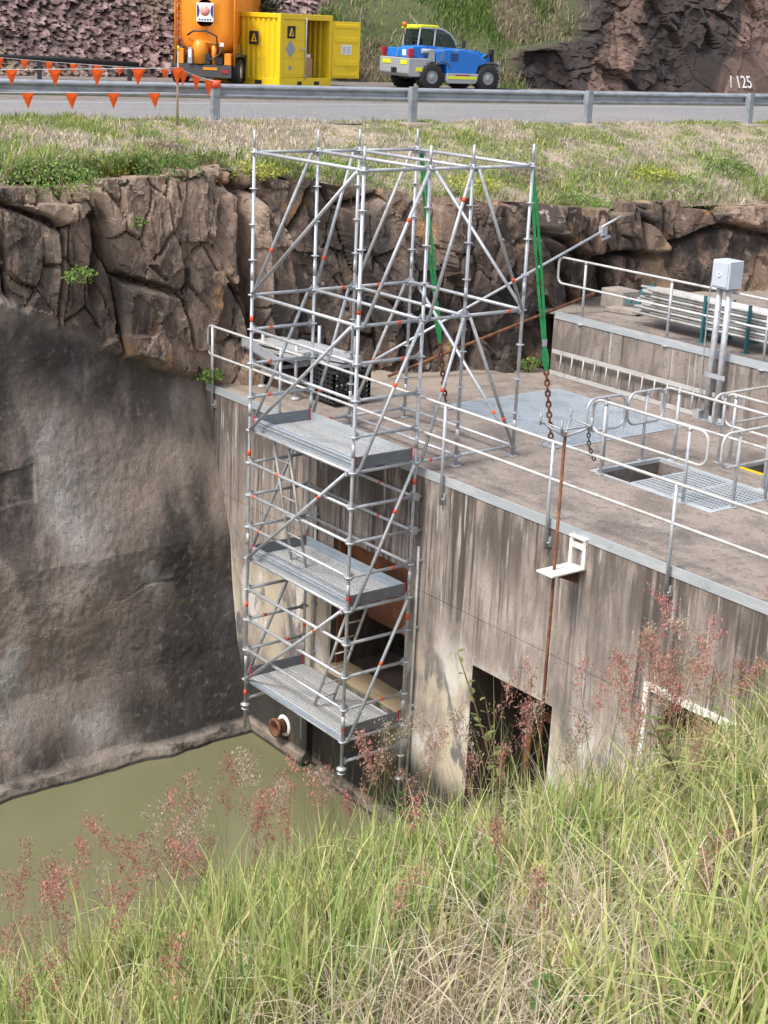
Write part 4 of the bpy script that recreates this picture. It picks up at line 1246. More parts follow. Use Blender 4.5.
# black pipe lying along the foot of the rubble
bp = thing('poly_pipe', 'long black plastic pipe lying along the foot of the rubble slope', 'pipe', (-26.6, 5, 4.6))
MB().path([(-26.2, -3, 4.62), (-26.1, 3, 4.55), (-26.0, 7.7, 4.47), (-26, 10, 4.43), (-25.9, 12.3, 4.33)], .085, 10).build('pipe', 'black', bp)
for y, x, z in ((1, -26.13, 4.46), (5, -26.05, 4.40), (9, -26.0, 4.35), (12, -25.92, 4.24)):
    MB().box(x - .06, x + .06, y - .05, y + .05, 3.84, z + .03).build('prop', 'dgrey', bp)

# painted survey number on the cut rock
def hill_pt(y, h):
    X_, Y_, Z_, _ = hill_grid
    i = int(np.argmin(abs(Y_[:, 0] - y))); j = int(np.argmin(abs(Z_[0] - 3.84 - h)))
    return Vector((X_[i, j], Y_[i, j], Z_[i, j]))
fc = bpy.data.curves.new('painted_number', 'FONT')
fc.body = '/ 125'
fc.size = .66
fc.extrude = .004
fo_ = bpy.data.objects.new('painted_number_curve', fc)
COL.objects.link(fo_)
dg = bpy.context.evaluated_depsgraph_get()
me = bpy.data.meshes.new_from_object(fo_.evaluated_get(dg))
bpy.data.objects.remove(fo_)
# a flat coat of paint on the smooth patch of rock, at the slope of the cut
hx0, hy0 = 37.35, .20
ok_ = (hill_grid[1] > hx0) & (hill_grid[1] < hx0 + 2.0) & (hill_grid[2] > 3.9) & (hill_grid[2] < 4.9)
kx_ = float((hill_grid[0] + .42 * (hill_grid[2] - 3.84))[ok_].max()) + .01
for v in me.vertices:
    y, h = hx0 + v.co.x, hy0 + v.co.y
    v.co = Vector((kx_ - .42 * h + v.co.z, y, 3.84 + h))
me.materials.clear()
me.materials.append(MT['signwhite'])
o = bpy.data.objects.new('painted_number', me)
COL.objects.link(o)
tag(o, 'white number 125 and stroke painted on the cut rock at far right', 'painted number')

# ================================================================== VEHICLES
def wheel(root, x, y, r, wd, side, rim='signwhite', rimr=.55, tread=16):
    wl = MB()
    wl.lathe((x, y - wd / 2, r), (0, 1, 0), [(r * .5, 0), (r * .82, 0), (r * .96, wd * .1), (r, wd * .25), (r, wd * .75), (r * .96, wd * .9), (r * .82, wd), (r * .5, wd)], 28)
    for k in range(tread):
        q = 2 * math.pi * k / tread
        c = Vector((x + r * math.cos(q), y, r + r * math.sin(q)))
        rad = Vector((math.cos(q), 0, math.sin(q))); tg = Vector((-math.sin(q), .5 if k % 2 else -.5, math.cos(q))).normalized()
        wl.obox(c, rad * .022, tg * r * .09, Vector((0, wd * .38, 0)))
    w_ = wl.build('wheel', 'black', root, True)
    yo = y + side * wd * .5
    g = MB()
    g.lathe((x, yo, r), (0, -side, 0), [(0, .02), (r * .2, .0), (r * .22, .03), (r * .45, .07), (r * rimr, -.005), (r * rimr, .12)], 24)
    g.build('rim', rim, w_, True)
    return w_

# ---- orange bulk tanker, seen from behind
tk = thing('bulk_tanker', 'orange bulk tank trailer seen from the rear with side ladders and white logo plate', 'tanker', (-24.5, 13.87, 3.845), math.radians(138))
def rrect(w_, z0, z1, rb, rt_, n=6):
    pts = []
    for cx_, cz_, q0, rr in ((w_ / 2 - rb, z0 + rb, -math.pi / 2, rb), (w_ / 2 - rt_, z1 - rt_, 0, rt_), (-w_ / 2 + rt_, z1 - rt_, math.pi / 2, rt_), (-w_ / 2 + rb, z0 + rb, math.pi, rb)):
        for i in range(n + 1):
            q = q0 + math.pi / 2 * i / n
            pts.append((cx_ + rr * math.cos(q), cz_ + rr * math.sin(q)))
    return pts
def loft(secs, name, m, root, cap=True):
    """sections: list of (x, [(y,z)...])"""
    n = len(secs[0][1])
    vs = [(x, y, z) for x, s_ in secs for y, z in s_]
    fs = [(i * n + k, i * n + (k + 1) % n, (i + 1) * n + (k + 1) % n, (i + 1) * n + k) for i in range(len(secs) - 1) for k in range(n)]
    g = MB().add(vs, fs, True)
    if cap:
        g.f += [tuple(range(n)), tuple(reversed(range(len(vs) - n, len(vs))))]; g.sm += [True, True]
    return g.build(name, m, root, True)
secs = []
for x, s_ in ((-.0, .30), (.02, .62), (.06, .80), (.12, .90), (.22, .97), (.36, 1.0), (5.4, 1.0), (5.55, .95), (5.62, .8)):
    secs.append((x, [(y * s_, 2.1 + (z - 2.1) * s_) for y, z in rrect(1.74, .84, 3.5, .66, .8)]))
loft(secs, 'tank_body', 'tank', tk)
g = MB()
for s_ in (-1, 1):
    for xx in (-.02, .34):
        g.path([(xx, s_ * .93, .55), (xx, s_ * .93, 2.5), (xx + .05, s_ * .86, 3.0), (xx + .1, s_ * .55, 3.4)], .03, 6)
    for k in range(9):
        g.tube((-.02, s_ * .93, .75 + k * .24), (.34, s_ * .93, .75 + k * .24), .018, 6)
g.build('side_ladder', 'tank', tk, True)
g = MB(); g.box(-.03, -.005, -.27, .27, 1.86, 2.42)
lp = g.build('logo_plate', 'signwhite', tk, True, .01)
g = MB(); g.lathe((-.031, 0, 2.18), (-1, 0, 0), [(0, .004), (.15, .004), (.15, 0)], 24); g.build('logo_disc', 'pink', lp, True)
for s_ in (-1, 1):
    poly = [(s_ * .25, -.19)] + [(s_ * (.27 - .10 * math.cos(-1.2 + 2.4 * i / 8)), .19 * math.sin(-1.2 + 2.4 * i / 8)) for i in range(9)] + [(s_ * .25, .19)]
    g = MB(); g.prism(poly, (-.0355, 0, 2.18), (0, 1, 0), (0, 0, 1), (-.004, 0, 0)); g.build('logo_bracket', 'navy', lp, True)
g = MB()
for k in range(5): g.box(-.036, -.0305, -.20 + k * .085, -.15 + k * .085, 1.90, 1.945)
g.build('logo_lettering', 'navy', lp, True)
g = MB(); g.box(-.15, 5.5, -.55, -.40, .50, .80); g.box(-.15, 5.5, .40, .55, .50, .80)
g.build('chassis', 'dgrey', tk, True)
g = MB(); g.box(-.30, -.151, -.88, .88, .22, .58); g.box(-.22, -.152, -.8, .8, .581, .62); g.build('rear_bumper', 'dgrey', tk, True, .01)
g = MB(); g.box(-.315, -.301, -.45, .0, .44, .52); g.build('rear_marker', 'tank', tk, True)
for y in (-.7, .7):
    g = MB(); g.box(-.32, -.301, y - .10, y + .10, .36, .46); g.build('tail_lamp', 'tail', tk, True)
g = MB()   # pump and valves below the tank
g.lathe((-.12, .12, .62), (0, 0, 1), [(0, 0), (.24, 0), (.26, .45), (.20, .68), (.0, .74)], 18)
g.tube((-.2, .45, 1.35), (-.2, -.50, 1.2), .05, 8); g.tube((-.15, -.32, .6), (-.15, -.32, 1.2), .08, 10)
g.build('pump_housing', 'tank', tk, True)
for y0, z1 in ((-.86, .95), (.62, 1.05)):
    g = MB(); g.box(-.25, .1, y0, y0 + .2, .60, z1); g.build('ladder_foot', 'tank', tk, True, .01)
g = MB()
g.path([(-.28, .5, 1.45), (-.34, .3, 1.58), (-.34, -.1, 1.60), (-.3, -.42, 1.45), (-.3, -.48, .9)], .03, 7)
g.path([(-.28, -.1, .8), (-.36, -.3, .75), (-.33, -.5, .9), (-.3, -.62, 1.15)], .026, 7)
g.build('hose_set', 'blackp', tk, True)
g = MB(); g.box(-.28, .05, -.22, .0, .62, .92); g.box(-.28, -.05, -.60, -.40, .62, .82); g.build('pump_motor', 'blackp', tk, True)
g = MB(); g.box(-.37, -.30, .33, .46, .62, 1.1); g.build('control_box', 'grey', tk, True)
g = MB(); g.box(-.376, -.371, .35, .44, .80, 1.04); g.build('white_label', 'signwhite', tk, True)
g = MB(); g.box(-.04, -.01, -.60, -.28, 1.14, 1.26); g.build('white_label', 'signwhite', tk, True)
for x in (.42, 1.42, 4.9):
    for s_ in (-1, 1):
        wheel(tk, x, s_ * .93, .41, .30, s_, tread=0)
for s_ in (-1, 1):
    g = MB(); g.box(-.05, 1.9, s_ * .93 - .17, s_ * .93 + .17, .87, .90); g.build('mudguard', 'dgrey', tk, True)

# ---- yellow container with one door open
CW, CD, CH = 2.50, 2.95, 2.21
ct = thing('shipping_container', 'small yellow shipping container with its right-hand door swung open', 'container', (-23.24, 15.83, 3.845), math.radians(104))
g = MB()
for x in (0, CW - .14):
    for y in (0, CD - .14):
        g.box(x, x + .14, y, y + .14, 0, CH)
g.box(.141, CW - .141, .001, .13, 0, .28); g.box(.141, CW - .141, .0, .12, CH - .17, CH - .003)
g.box(.141, CW - .141, CD - .13, CD - .001, .0, .22); g.box(.141, CW - .141, CD - .12, CD, CH - .15, CH)
for x in (.002, CW - .122):
    g.box(x, x + .12, .141, CD - .141, .0, .24); g.box(x, x + .12, .141, CD - .141, CH - .14, CH)
g.build('corner_frame', 'yellow', ct, True, .012)
def corr(p0, p1, z0, z1, n, dpt, nm, m):
    p0 = Vector((*p0, 0)); p1 = Vector((*p1, 0)); d = (p1 - p0); nn = Vector((-d.y, d.x, 0)).normalized() * dpt
    vs = []
    for i in range(n):
        for q, o_ in ((.0, 0), (.35, 0), (.5, 1), (.85, 1)):
            p = p0 + d * ((i + q) / n) + nn * o_
            vs += [(p.x, p.y, z0), (p.x, p.y, z1)]
    vs += [(p1.x, p1.y, z0), (p1.x, p1.y, z1)]
    return MB().add(vs, [(2 * i, 2 * i + 2, 2 * i + 3, 2 * i + 1) for i in range(len(vs) // 2 - 1)]).build(nm, m, ct, True)
sw = corr((.03, CD - .14), (.03, .14), .24, CH - .14, 12, .045, 'side_wall', 'yellow')
corr((CW - .03, .14), (CW - .03, CD - .14), .24, CH - .14, 12, .045, 'side_wall', 'yellow')
corr((CW - .14, CD - .05), (.14, CD - .05), .22, CH - .15, 10, .04, 'end_wall', 'yellow')
g = MB(); g.box(.1, CW - .1, .1, CD - .1, CH - .06, CH - .01); g.build('roof', 'yellow', ct, True)
g = MB(); g.box(.12, CW - .12, .13, CD - .13, .22, .27); g.build('floor', 'dgrey', ct, True)
for q_ in ((-.006, .0015, .75, 1.05, .05, .17), (-.006, .0015, 1.95, 2.25, .05, .17), (.85, 1.05, -.006, .0005, .06, .17), (1.65, 1.9, -.006, .0005, .06, .17)):
    MB().box(*q_).build('fork_pocket', 'black', ct, True)
def warn(root, o, ex, ey, s_, nrm):
    o = Vector(o); ex = Vector(ex); ey = Vector(ey); nrm = Vector(nrm)
    a_ = MB().prism([(-s_, -s_), (s_, -s_), (s_, s_), (-s_, s_)], o, ex, ey, nrm * .006).build('hazard_plate', 'black', root, True)
    b_ = MB().prism([(-.62 * s_, -.6 * s_), (.62 * s_, -.6 * s_), (.1 * s_, .66 * s_), (-.1 * s_, .66 * s_)], o + nrm * .008, ex, ey, nrm * .003).build('hazard_symbol', 'yellow', a_, True)
    MB().prism([(-.12 * s_, -.45 * s_), (.3 * s_, -.45 * s_), (.2 * s_, .0), (.02 * s_, .35 * s_), (-.02 * s_, -.1 * s_)], o + nrm * .0125, ex, ey, nrm * .003).build('hazard_mark', 'black', a_, True)
warn(ct, (-.02, 1.10, 1.45), (0, -1, 0), (0, 0, 1), .2, (-1, 0, 0))
# left door leaf, closed
DW = 1.12
g = MB(); g.box(.145, .145 + DW, .02, .07, .29, CH - .18)
for z0, z1 in ((.36, .76), (.88, 1.30), (1.42, 1.86)):
    g.box(.20, .145 + DW - .08, .008, .019, z0, z1)
dl = g.build('door', 'yellow', ct, True, .01)
g = MB(); g.tube((1.20, -.02, .25), (1.20, -.02, CH - .1), .022, 8); g.obox((1.05, -.045, 1.15), (.16, 0, 0), (0, .01, 0), (0, 0, .018))
for z in (.32, 1.0, 1.6, CH - .25): g.box(1.16, 1.24, -.03, .007, z, z + .05)
g.build('lock_bar', 'galv', dl, True)
warn(dl, (.52, .006, 1.66), (1, 0, 0), (0, 0, 1), .19, (0, -1, 0))
MB().prism([(-.24, 0), (0, -.27), (.24, 0), (0, .27)], (.5, .006, 1.15), (1, 0, 0), (0, 0, 1), (0, -.006, 0)).build('diamond_placard', 'placard', dl, True)
MB().box(.42, .56, -.002, .0065, .52, .66).build('dark_label', 'placard', dl, True)
# right leaf, open
an = math.radians(-14)
ex_, ey_ = Vector((math.cos(an), math.sin(an), 0)), Vector((-math.sin(an), math.cos(an), 0))
hg = Vector((CW + .02, .03, 0))
def dbox(mb, a0, a1, b0, b1, z0, z1):
    return mb.obox(hg + ex_ * (a0 + a1) / 2 + ey_ * (b0 + b1) / 2 + Vector((0, 0, (z0 + z1) / 2)), ex_ * (a1 - a0) / 2, ey_ * (b1 - b0) / 2, (0, 0, (z1 - z0) / 2))
g = MB(); dbox(g, .02, DW + .02, 0, .05, .27, CH - .17)
for z0, z1 in ((.33, .42), (.66, .82), (1.40, 1.55), (1.84, 1.95)):
    dbox(g, .10, DW - .08, -.025, -.001, z0, z1)
dr = g.build('door', 'yellow', ct, True, .01)
g = MB(); dbox(g, .38, .78, -.012, -.003, 1.02, 1.32); g.build('notice_sheet', 'signwhite', dr, True)
g = MB()
for k in range(4):
    dbox(g, .42, .56, -.016, -.0125, 1.06 + k * .06, 1.09 + k * .06); dbox(g, .60, .74, -.016, -.0125, 1.06 + k * .06, 1.09 + k * .06)
g.build('notice_print', 'placard', dr, True)
Mc = ct.matrix_basis
bx = MB()
cbp = Mc @ Vector((1.85, .38, .275)) if False else None
def ctw(x, y, z):
    q = math.radians(104); c, s_ = math.cos(q), math.sin(q)
    return Vector((-23.24 + c * x - s_ * y, 15.83 + s_ * x + c * y, 3.845 + z))
kb = thing('cardboard_box', 'brown cardboard box with a white packet on top inside the container doorway', 'box', ctw(1.55, .42, .275), math.radians(104))
MB().box(-.24, .24, -.2, .2, 0, .62).build('carton', 'card', kb, True, .01)
MB().box(-.1, .20, -.16, .16, .621, .72).build('packet', 'signwhite', kb, True, .01)

# ---- blue telehandler
th = thing('telehandler', 'bright blue telehandler with yellow roof parked beside the container', 'telehandler', (-23.45, 22.72, 3.80), math.radians(83))
g = MB(); g.box(-1.55, 1.35, -.42, .42, .42, .80); g.build('chassis', 'dgrey', th, True, .02)
cwp = [(-1.98, .62), (-1.90, .50), (-1.45, .50), (-1.12, .80), (-1.12, 1.08), (-1.25, 1.16), (-1.98, 1.16)]
g = MB(); g.prism(cwp, (0, -.95, 0), (1, 0, 0), (0, 0, 1), (0, 1.9, 0)); cwt = g.build('counterweight', 'grey', th, True, .03)
for q_ in ((-1.995, -1.981, -.85, -.45, .93, 1.08), (-1.995, -1.981, .2, .75, .93, 1.08), (-1.7, -1.22, -.965, -.951, .70, .84)):
    MB().box(*q_).build('hi_vis_stripe', 'hivis', cwt, True)
g = MB(); g.box(-2.02, -1.981, -.2, .1, .62, .80); g.box(-2.06, -2.021, -.1, 0, .66, .76); g.build('tow_hitch', 'black', cwt, True)
g = MB(); g.prism([(-1.85, 1.161), (-1.25, 1.161), (-1.20, 1.50), (-1.30, 1.60), (-1.75, 1.58), (-1.85, 1.45)], (0, -.8, 0), (1, 0, 0), (0, 0, 1), (0, .75, 0)); g.build('engine_cover', 'blue', th, True, .04)
g = MB(); g.prism([(-1.8, 1.161), (-1.2, 1.161), (-1.2, 1.50), (-1.75, 1.50)], (0, .1, 0), (1, 0, 0), (0, 0, 1), (0, .75, 0)); g.build('fuel_tank', 'blue', th, True, .05)
g = MB(); g.box(-1.86, -1.851, -.55, -.3, 1.24, 1.45); g.build('white_label', 'signwhite', th, True)
for y in (-.86, .88):
    g = MB(); g.box(-1.93, -1.78, y - .07, y + .07, 1.18, 1.50); g.build('tail_lamp', 'tail', th, True, .02)
# right-hand side pod: rises behind the rear wheel and runs down to the nose
pod = [(-.95, .95), (-.55, .98), (-.52, .60), (.62, .60), (.70, .95), (1.0, 1.02), (.98, 1.18), (.6, 1.42), (.1, 1.52), (-.5, 1.52), (-.95, 1.45)]
g = MB(); g.prism(pod, (0, -.98, 0), (1, 0, 0), (0, 0, 1), (0, .62, 0)); g.build('side_pod', 'blue', th, True, .05)
g = MB(); g.prism([(-.50, .30), (.58, .30), (.66, .40), (.70, .66), (-.52, .66), (-.55, .42)], (0, -1.0, 0), (1, 0, 0), (0, 0, 1), (0, .6, 0)); sk_ = g.build('side_skirt', 'grey', th, True, .02)
g = MB(); g.box(-.50, .62, -1.012, -1.001, .46, .56); g.build('hi_vis_stripe', 'hivis', sk_, True)
g = MB(); g.box(-.2, .35, -1.012, -1.001, .59, .63); g.build('red_stripe', 'tail', sk_, True)
g = MB(); g.path([(-1.0, -.94, .86), (-.9, -.94, 1.02), (-.7, -.94, 1.08), (-.5, -.94, 1.0), (-.42, -.94, .82)], .05, 6); g.path([(.72, -.9, .9), (.95, -.9, 1.04), (1.3, -.9, 1.06), (1.5, -.9, .98)], .045, 6); g.build('mudguard', 'dgrey', th, True)
g = MB(); g.tube((-1.0, -.85, 1.42), (-1.45, -.85, 1.42), .085, 10); g.box(-1.2, -1.0, -.95, -.75, 1.05, 1.4); g.build('exhaust', 'grey', th, True)
# cab on the far side
cabp = [(-1.18, 1.0), (.18, 1.0), (.40, 1.28), (.36, 1.55), (.24, 1.82), (.04, 2.04), (-.22, 2.18), (-.45, 2.22), (-1.10, 2.22), (-1.17, 1.6)]
g = MB(); g.prism([(p[0] * .97 - .01, p[1] * .985 + .01) for p in cabp], (0, -.10, 0), (1, 0, 0), (0, 0, 1), (0, .92, 0)); cb_ = g.build('cab_glazing', 'glass', th, True)
g = MB()
for y in (-.12, .84):
    pts = [(p[0], y, p[1]) for p in cabp]
    g.path(pts, .035, 6, True)
    g.path([(-.58, y, 1.0), (-.52, y, 2.22)], .03, 6)
for x, z in ((-1.18, 1.0), (-1.10, 2.22), (-.22, 2.18), (.04, 2.04), (.40, 1.28)):
    g.tube((x, -.12, z), (x, .84, z), .03, 6)
for k in range(5):
    y = .0 + k * .17
    g.path([(.40, y, 1.3), (.37, y, 1.56), (.25, y, 1.83), (.05, y, 2.05), (-.22, y, 2.19)], .014, 5)
g.build('cab_frame', 'grey', th, True)
g = MB(); g.prism([(-1.16, 2.24), (-.36, 2.24), (-.42, 2.31), (-.55, 2.34), (-1.08, 2.33)], (0, -.15, 0), (1, 0, 0), (0, 0, 1), (0, 1.02, 0)); g.box(-1.55, -1.161, -.1, .35, 2.18, 2.27); g.build('roof_panel', 'hivis', th, True, .02)
g = MB(); g.lathe((-1.58, .1, 2.25), (0, 0, 1), [(0, 0), (.09, 0), (.085, .11), (.05, .16), (0, .17)], 14); g.build('beacon', 'beacon', th, True)
g = MB(); g.beam((-.95, .3, 2.33), (-1.35, .2, 2.70), .03, .05); g.build('aerial', 'grey', th, True)
g = MB(); g.box(-.92, -.3, .1, .6, 1.05, 1.3); g.box(-1.0, -.86, .1, .6, 1.3, 1.85); g.box(-1.13, -.2, -.05, .8, 1.01, 1.06); g.build('seat', 'black', th, True, .03)
g = MB()
for k in range(4):
    g.box(-1.20, -1.185, -.02 + k * .25, .0 + k * .25, 1.1, 2.15)
for z in (1.25, 1.5, 1.75, 2.0): g.box(-1.202, -1.186, -.1, .8, z, z + .02)
g.build('rear_grille', 'dgrey', th, True)
g = MB(); g.tube((.30, -.13, 1.62), (.42, -.42, 1.70), .015, 6); g.box(.38, .42, -.52, -.36, 1.56, 1.84); g.build('mirror', 'black', th, True)
g = MB()
for k in range(5): g.box(-.42, -.12, -.987, -.979, 1.10 + k * .06, 1.13 + k * .06)
g.build('pod_louvre', 'black', th, True)
g = MB(); g.tube((-.2, -.30, 1.06), (-.2, -.30, 1.5), .02, 6); g.path([(-.1, -.13, 1.05), (.0, -.2, 1.42), (.02, -.2, 1.48)], .015, 6); g.build('control_levers', 'black', th, True)
# boom and fork carriage
g = MB(); g.prism([(-1.35, 1.30), (-1.35, 1.62), (.9, 1.50), (1.35, 1.36), (1.72, 1.02), (1.72, .55), (1.50, .55), (1.42, .9), (1.0, 1.16)], (0, -.36, 0), (1, 0, 0), (0, 0, 1), (0, .24, 0)); g.build('boom', 'blue', th, True, .02)
g = MB(); g.prism([(1.0, 1.02), (1.25, 1.36), (1.4, 1.38), (1.48, 1.1), (1.3, .95)], (0, -.5, 0), (1, 0, 0), (0, 0, 1), (0, .5, 0)); g.build('boom_head', 'blue', th, True, .02)
g = MB(); g.tube((1.0, -.55, 1.15), (1.42, -.55, 1.42), .05, 8); g.box(1.45, 1.55, -.55, -.35, 1.0, 1.55); g.build('tilt_ram', 'black', th, True)
g = MB()
g.box(1.72, 1.80, -.62, .62, .25, .38); g.box(1.72, 1.80, -.62, .62, .82, .92)
for y in (-.6, .56): g.box(1.70, 1.74, y, y + .05, .18, 1.15)
g.path([(1.76, -.62, 1.0), (1.40, -.62, 1.05)], .03, 6)
g.build('fork_carriage', 'grey', th, True)
for y in (-.4, .3):
    g = MB(); g.box(1.80, 1.86, y, y + .11, .12, .95); g.box(1.80, 2.75, y, y + .11, .08, .119); g.build('fork', 'dgrey', th, True)
for x in (-1.12, 1.12):
    for s_ in (-1, 1):
        wheel(th, x, s_ * .82, .46, .36, s_, rim='grey', rimr=.46, tread=22)
MB().tube((-1.12, -.8, .46), (-1.12, .8, .46), .07, 8).build('axle', 'dgrey', th, True)
MB().tube((1.12, -.8, .46), (1.12, .8, .46), .07, 8).build('axle', 'dgrey', th, True)

for c_ in th.children:
    if not c_.name.startswith(('wheel', 'axle')):
        c_.scale = (1.03, 1.0, .90)
# ================================================================== VEGETATION
def blades(base, h, wd, az, bend, col, seg=4, colt=None):
    """numpy: base (n,3), h height, wd width, az lean azimuth, bend 0..1.5, col (n,3) -> V, F, C"""
    n = len(base)
    tt = np.linspace(0, 1, seg + 1)
    dirx, diry = np.cos(az), np.sin(az)
    sx, sy = -np.sin(az), np.cos(az)
    tw = rng.uniform(-1.2, 1.2, n)
    sx2 = sx * np.cos(tw) + dirx * np.sin(tw); sy2 = sy * np.cos(tw) + diry * np.sin(tw)
    V = np.zeros((n, seg + 1, 2, 3), dtype=np.float32)
    C = np.zeros((n, seg + 1, 2, 3), dtype=np.float32)
    for i, q in enumerate(tt):
        ang = bend * q
        hz = h * q * np.cos(ang * .75)
        off = h * q * np.sin(ang * .75)
        wv = wd * .5 * (1 - q ** 2.2 * .96) * (.75 + .25 * min(1, q * 5))
        for k, s_ in ((0, -1), (1, 1)):
            V[:, i, k, 0] = base[:, 0] + dirx * off + sx2 * wv * s_
            V[:, i, k, 1] = base[:, 1] + diry * off + sy2 * wv * s_
            V[:, i, k, 2] = base[:, 2] + hz
            C[:, i, k, :] = col if colt is None else col * (1 - q ** 2) + colt * q ** 2
    idx = (np.arange(n) * (seg + 1) * 2)[:, None] + (np.arange(seg) * 2)[None, :]
    F = np.stack([idx, idx + 1, idx + 3, idx + 2], -1).reshape(-1, 4)
    return V.reshape(-1, 3), F, C.reshape(-1, 3)
def stuff(o, label, cat):
    return tag(o, label, cat, None, 'stuff')
def pick(palette, n, jit=.30):
    p = np.array([c for c, w_ in palette]); w_ = np.array([w_ for c, w_ in palette]); w_ = w_ / w_.sum()
    i = rng.choice(len(p), n, p=w_)
    return p[i] * rng.uniform(1 - jit, 1 + jit, (n, 1)) * rng.uniform(.93, 1.07, (n, 3))
GREEN = [((.28, .39, .12), 3), ((.42, .49, .17), 3), ((.54, .54, .21), 2.8), ((.66, .57, .32), 2), ((.13, .22, .07), 1.5)]
STRAW = [((.62, .53, .38), 3), ((.50, .41, .30), 3), ((.36, .29, .22), 2), ((.70, .63, .48), 1.6)]

# ---- foreground bank, in metres from the spot under the camera: u to the right, w ahead
FX, FY = -.787, .617
def uw(u, w_): return CAM[0] + .617 * u + FX * w_, CAM[1] + .787 * u + FY * w_
def bank_h(u, w_):
    ue = np.clip(u, -7, 7)
    ue = ue - .17 * np.exp(-((u - 1.15) / .5) ** 2)
    wc = 5.0 + .12 * np.clip(u, -3, 3)
    e = w_ - wc
    over = np.where(e > 0, e * e / (e + .8), 0)
    return CAM[2] - 1.62 + .44 * ue - .305 * w_ - .58 * over + .18 * (fbm(u * .8, w_ * .8, 91, 3) - .5) + .07 * (fbm(u * 3, w_ * 3, 92, 3) - .5)
us = np.linspace(-16, 16, 260); ws = np.linspace(-9, 22, 280)
U, W = np.meshgrid(us, ws, indexing='ij')
bx_, by_ = uw(U, W)
struct(npmesh('grass_bank', np.stack([bx_, by_, bank_h(U, W)], -1).reshape(-1, 3), gridfaces(260, 280), 'bank'))

def scatter(n, w0, w1, pw=1.0, spread=.36, extra=.35):
    w_ = w0 + (w1 - w0) * rng.uniform(0, 1, n) ** pw
    u = rng.uniform(-1, 1, n) * (spread * w_ + extra)
    return u, w_
def ground_pts(u, w_):
    x, y = uw(u, w_)
    return np.stack([x, y, bank_h(u, w_)], -1)
# living grass, in clumps
n = 24000
u, w_ = scatter(n, 2.0, 7.6, .8)
cl_ = fbm(u * 1.6, w_ * 1.6, 95, 3)
cl_ = cl_ - .16 * np.exp(-(((u / w_ - .12) / .10) ** 2 + ((w_ - 3.3) / .9) ** 2))
keep = rng.uniform(0, 1, n) < np.clip((cl_ - .34) * 3.6, .06, 1)
u, w_, cl_ = u[keep], w_[keep], cl_[keep]
n = len(u)
tall = np.interp(u / w_, [-.3, -.12, 0, .12, .2, .3], [.74, .58, .46, .42, .48, .80])
h = rng.gamma(6, .058, n) * (.35 + 1.05 * cl_) * tall
h = h * np.interp(w_, [2, 3.4, 4.6], [1.35, 1.3, 1.0])
h = np.clip(h, .07, .72)
az = rng.uniform(0, 6.28, n)
V, F, C = blades(ground_pts(u, w_), h, rng.uniform(.004, .0135, n) , az, rng.gamma(2.4, .32, n), pick(GREEN, n), 5, pick([((.56, .56, .22), 2), ((.38, .48, .14), 2), ((.68, .60, .34), 1)], n))
stuff(npmesh('tall_grass', V, F, 'leaf', True, col=C), 'tall green and yellow grass covering the bank in the foreground', 'grass')
# coarse upright tufts
nt_ = 950
tu, tw = scatter(nt_, 2.1, 6.6, .75)
kt = rng.uniform(0, 1, nt_) < np.clip((fbm(tu * 1.3 + 2, tw * 1.3, 97, 3) - .36 - .12 * np.exp(-(((tu / tw - .12) / .10) ** 2 + ((tw - 3.3) / .9) ** 2))) * 5, .06, 1)
tu, tw = tu[kt], tw[kt]
nb = rng.integers(14, 44, len(tu))
ti = np.repeat(np.arange(len(tu)), nb)
n = len(ti)
ra = rng.uniform(0, 6.28, n); rr = rng.uniform(.0, .085, n)
u, w_ = tu[ti] + rr * np.cos(ra), tw[ti] + rr * np.sin(ra)
lean = rng.uniform(0, 6.28, len(tu))
az = np.where(rng.uniform(0, 1, n) < .5, lean[ti] + rng.normal(0, .5, n), rng.uniform(0, 6.28, n))
th_ = rng.uniform(.26, .62, len(tu)) * np.interp(tu / tw, [-.3, -.12, 0, .12, .2, .3], [.95, .85, .70, .58, .50, .85])
h = th_[ti] * rng.uniform(.45, 1.0, n)
tcol = pick([((.27, .37, .13), 3), ((.42, .47, .18), 3), ((.55, .53, .22), 2.6), ((.13, .23, .07), 2), ((.54, .47, .26), 1.5)], len(tu), .2)
V, F, C = blades(ground_pts(u, w_), h, rng.uniform(.005, .013, n), az, rng.gamma(2.0, .22, n), tcol[ti] * rng.uniform(.7, 1.25, (n, 1)), 5, pick([((.50, .52, .20), 2), ((.34, .46, .13), 2), ((.64, .55, .30), 1)], n))
stuff(npmesh('grass_tufts', V, F, 'leaf', True, col=C), 'coarse upright tufts of green grass standing out of the bank', 'grass')
# straw thatch: bent, matted dry stems close to the ground
n = 28000
u, w_ = scatter(n, 2.0, 7.6, .85)
cl_ = fbm(u * 1.1 + 5, w_ * 1.1, 96, 3)
DRY = lambda u, w_: np.exp(-(((u / w_ - .12) / .10) ** 2 + ((w_ - 3.3) / .9) ** 2))
cl_ = cl_ + .3 * DRY(u, w_)
keep = rng.uniform(0, 1, n) < np.clip((cl_ - .34) * 4, .08, 1)
u, w_ = u[keep], w_[keep]
n = len(u)
V, F, C = blades(ground_pts(u, w_), rng.uniform(.12, .42, n), rng.uniform(.0022, .0055, n), rng.uniform(0, 6.28, n), rng.uniform(.5, 2.3, n), pick(STRAW, n), 5)
stuff(npmesh('dry_grass', V, F, 'leaf', True, col=C), 'matted straw coloured dead grass among the green blades on the bank', 'grass')
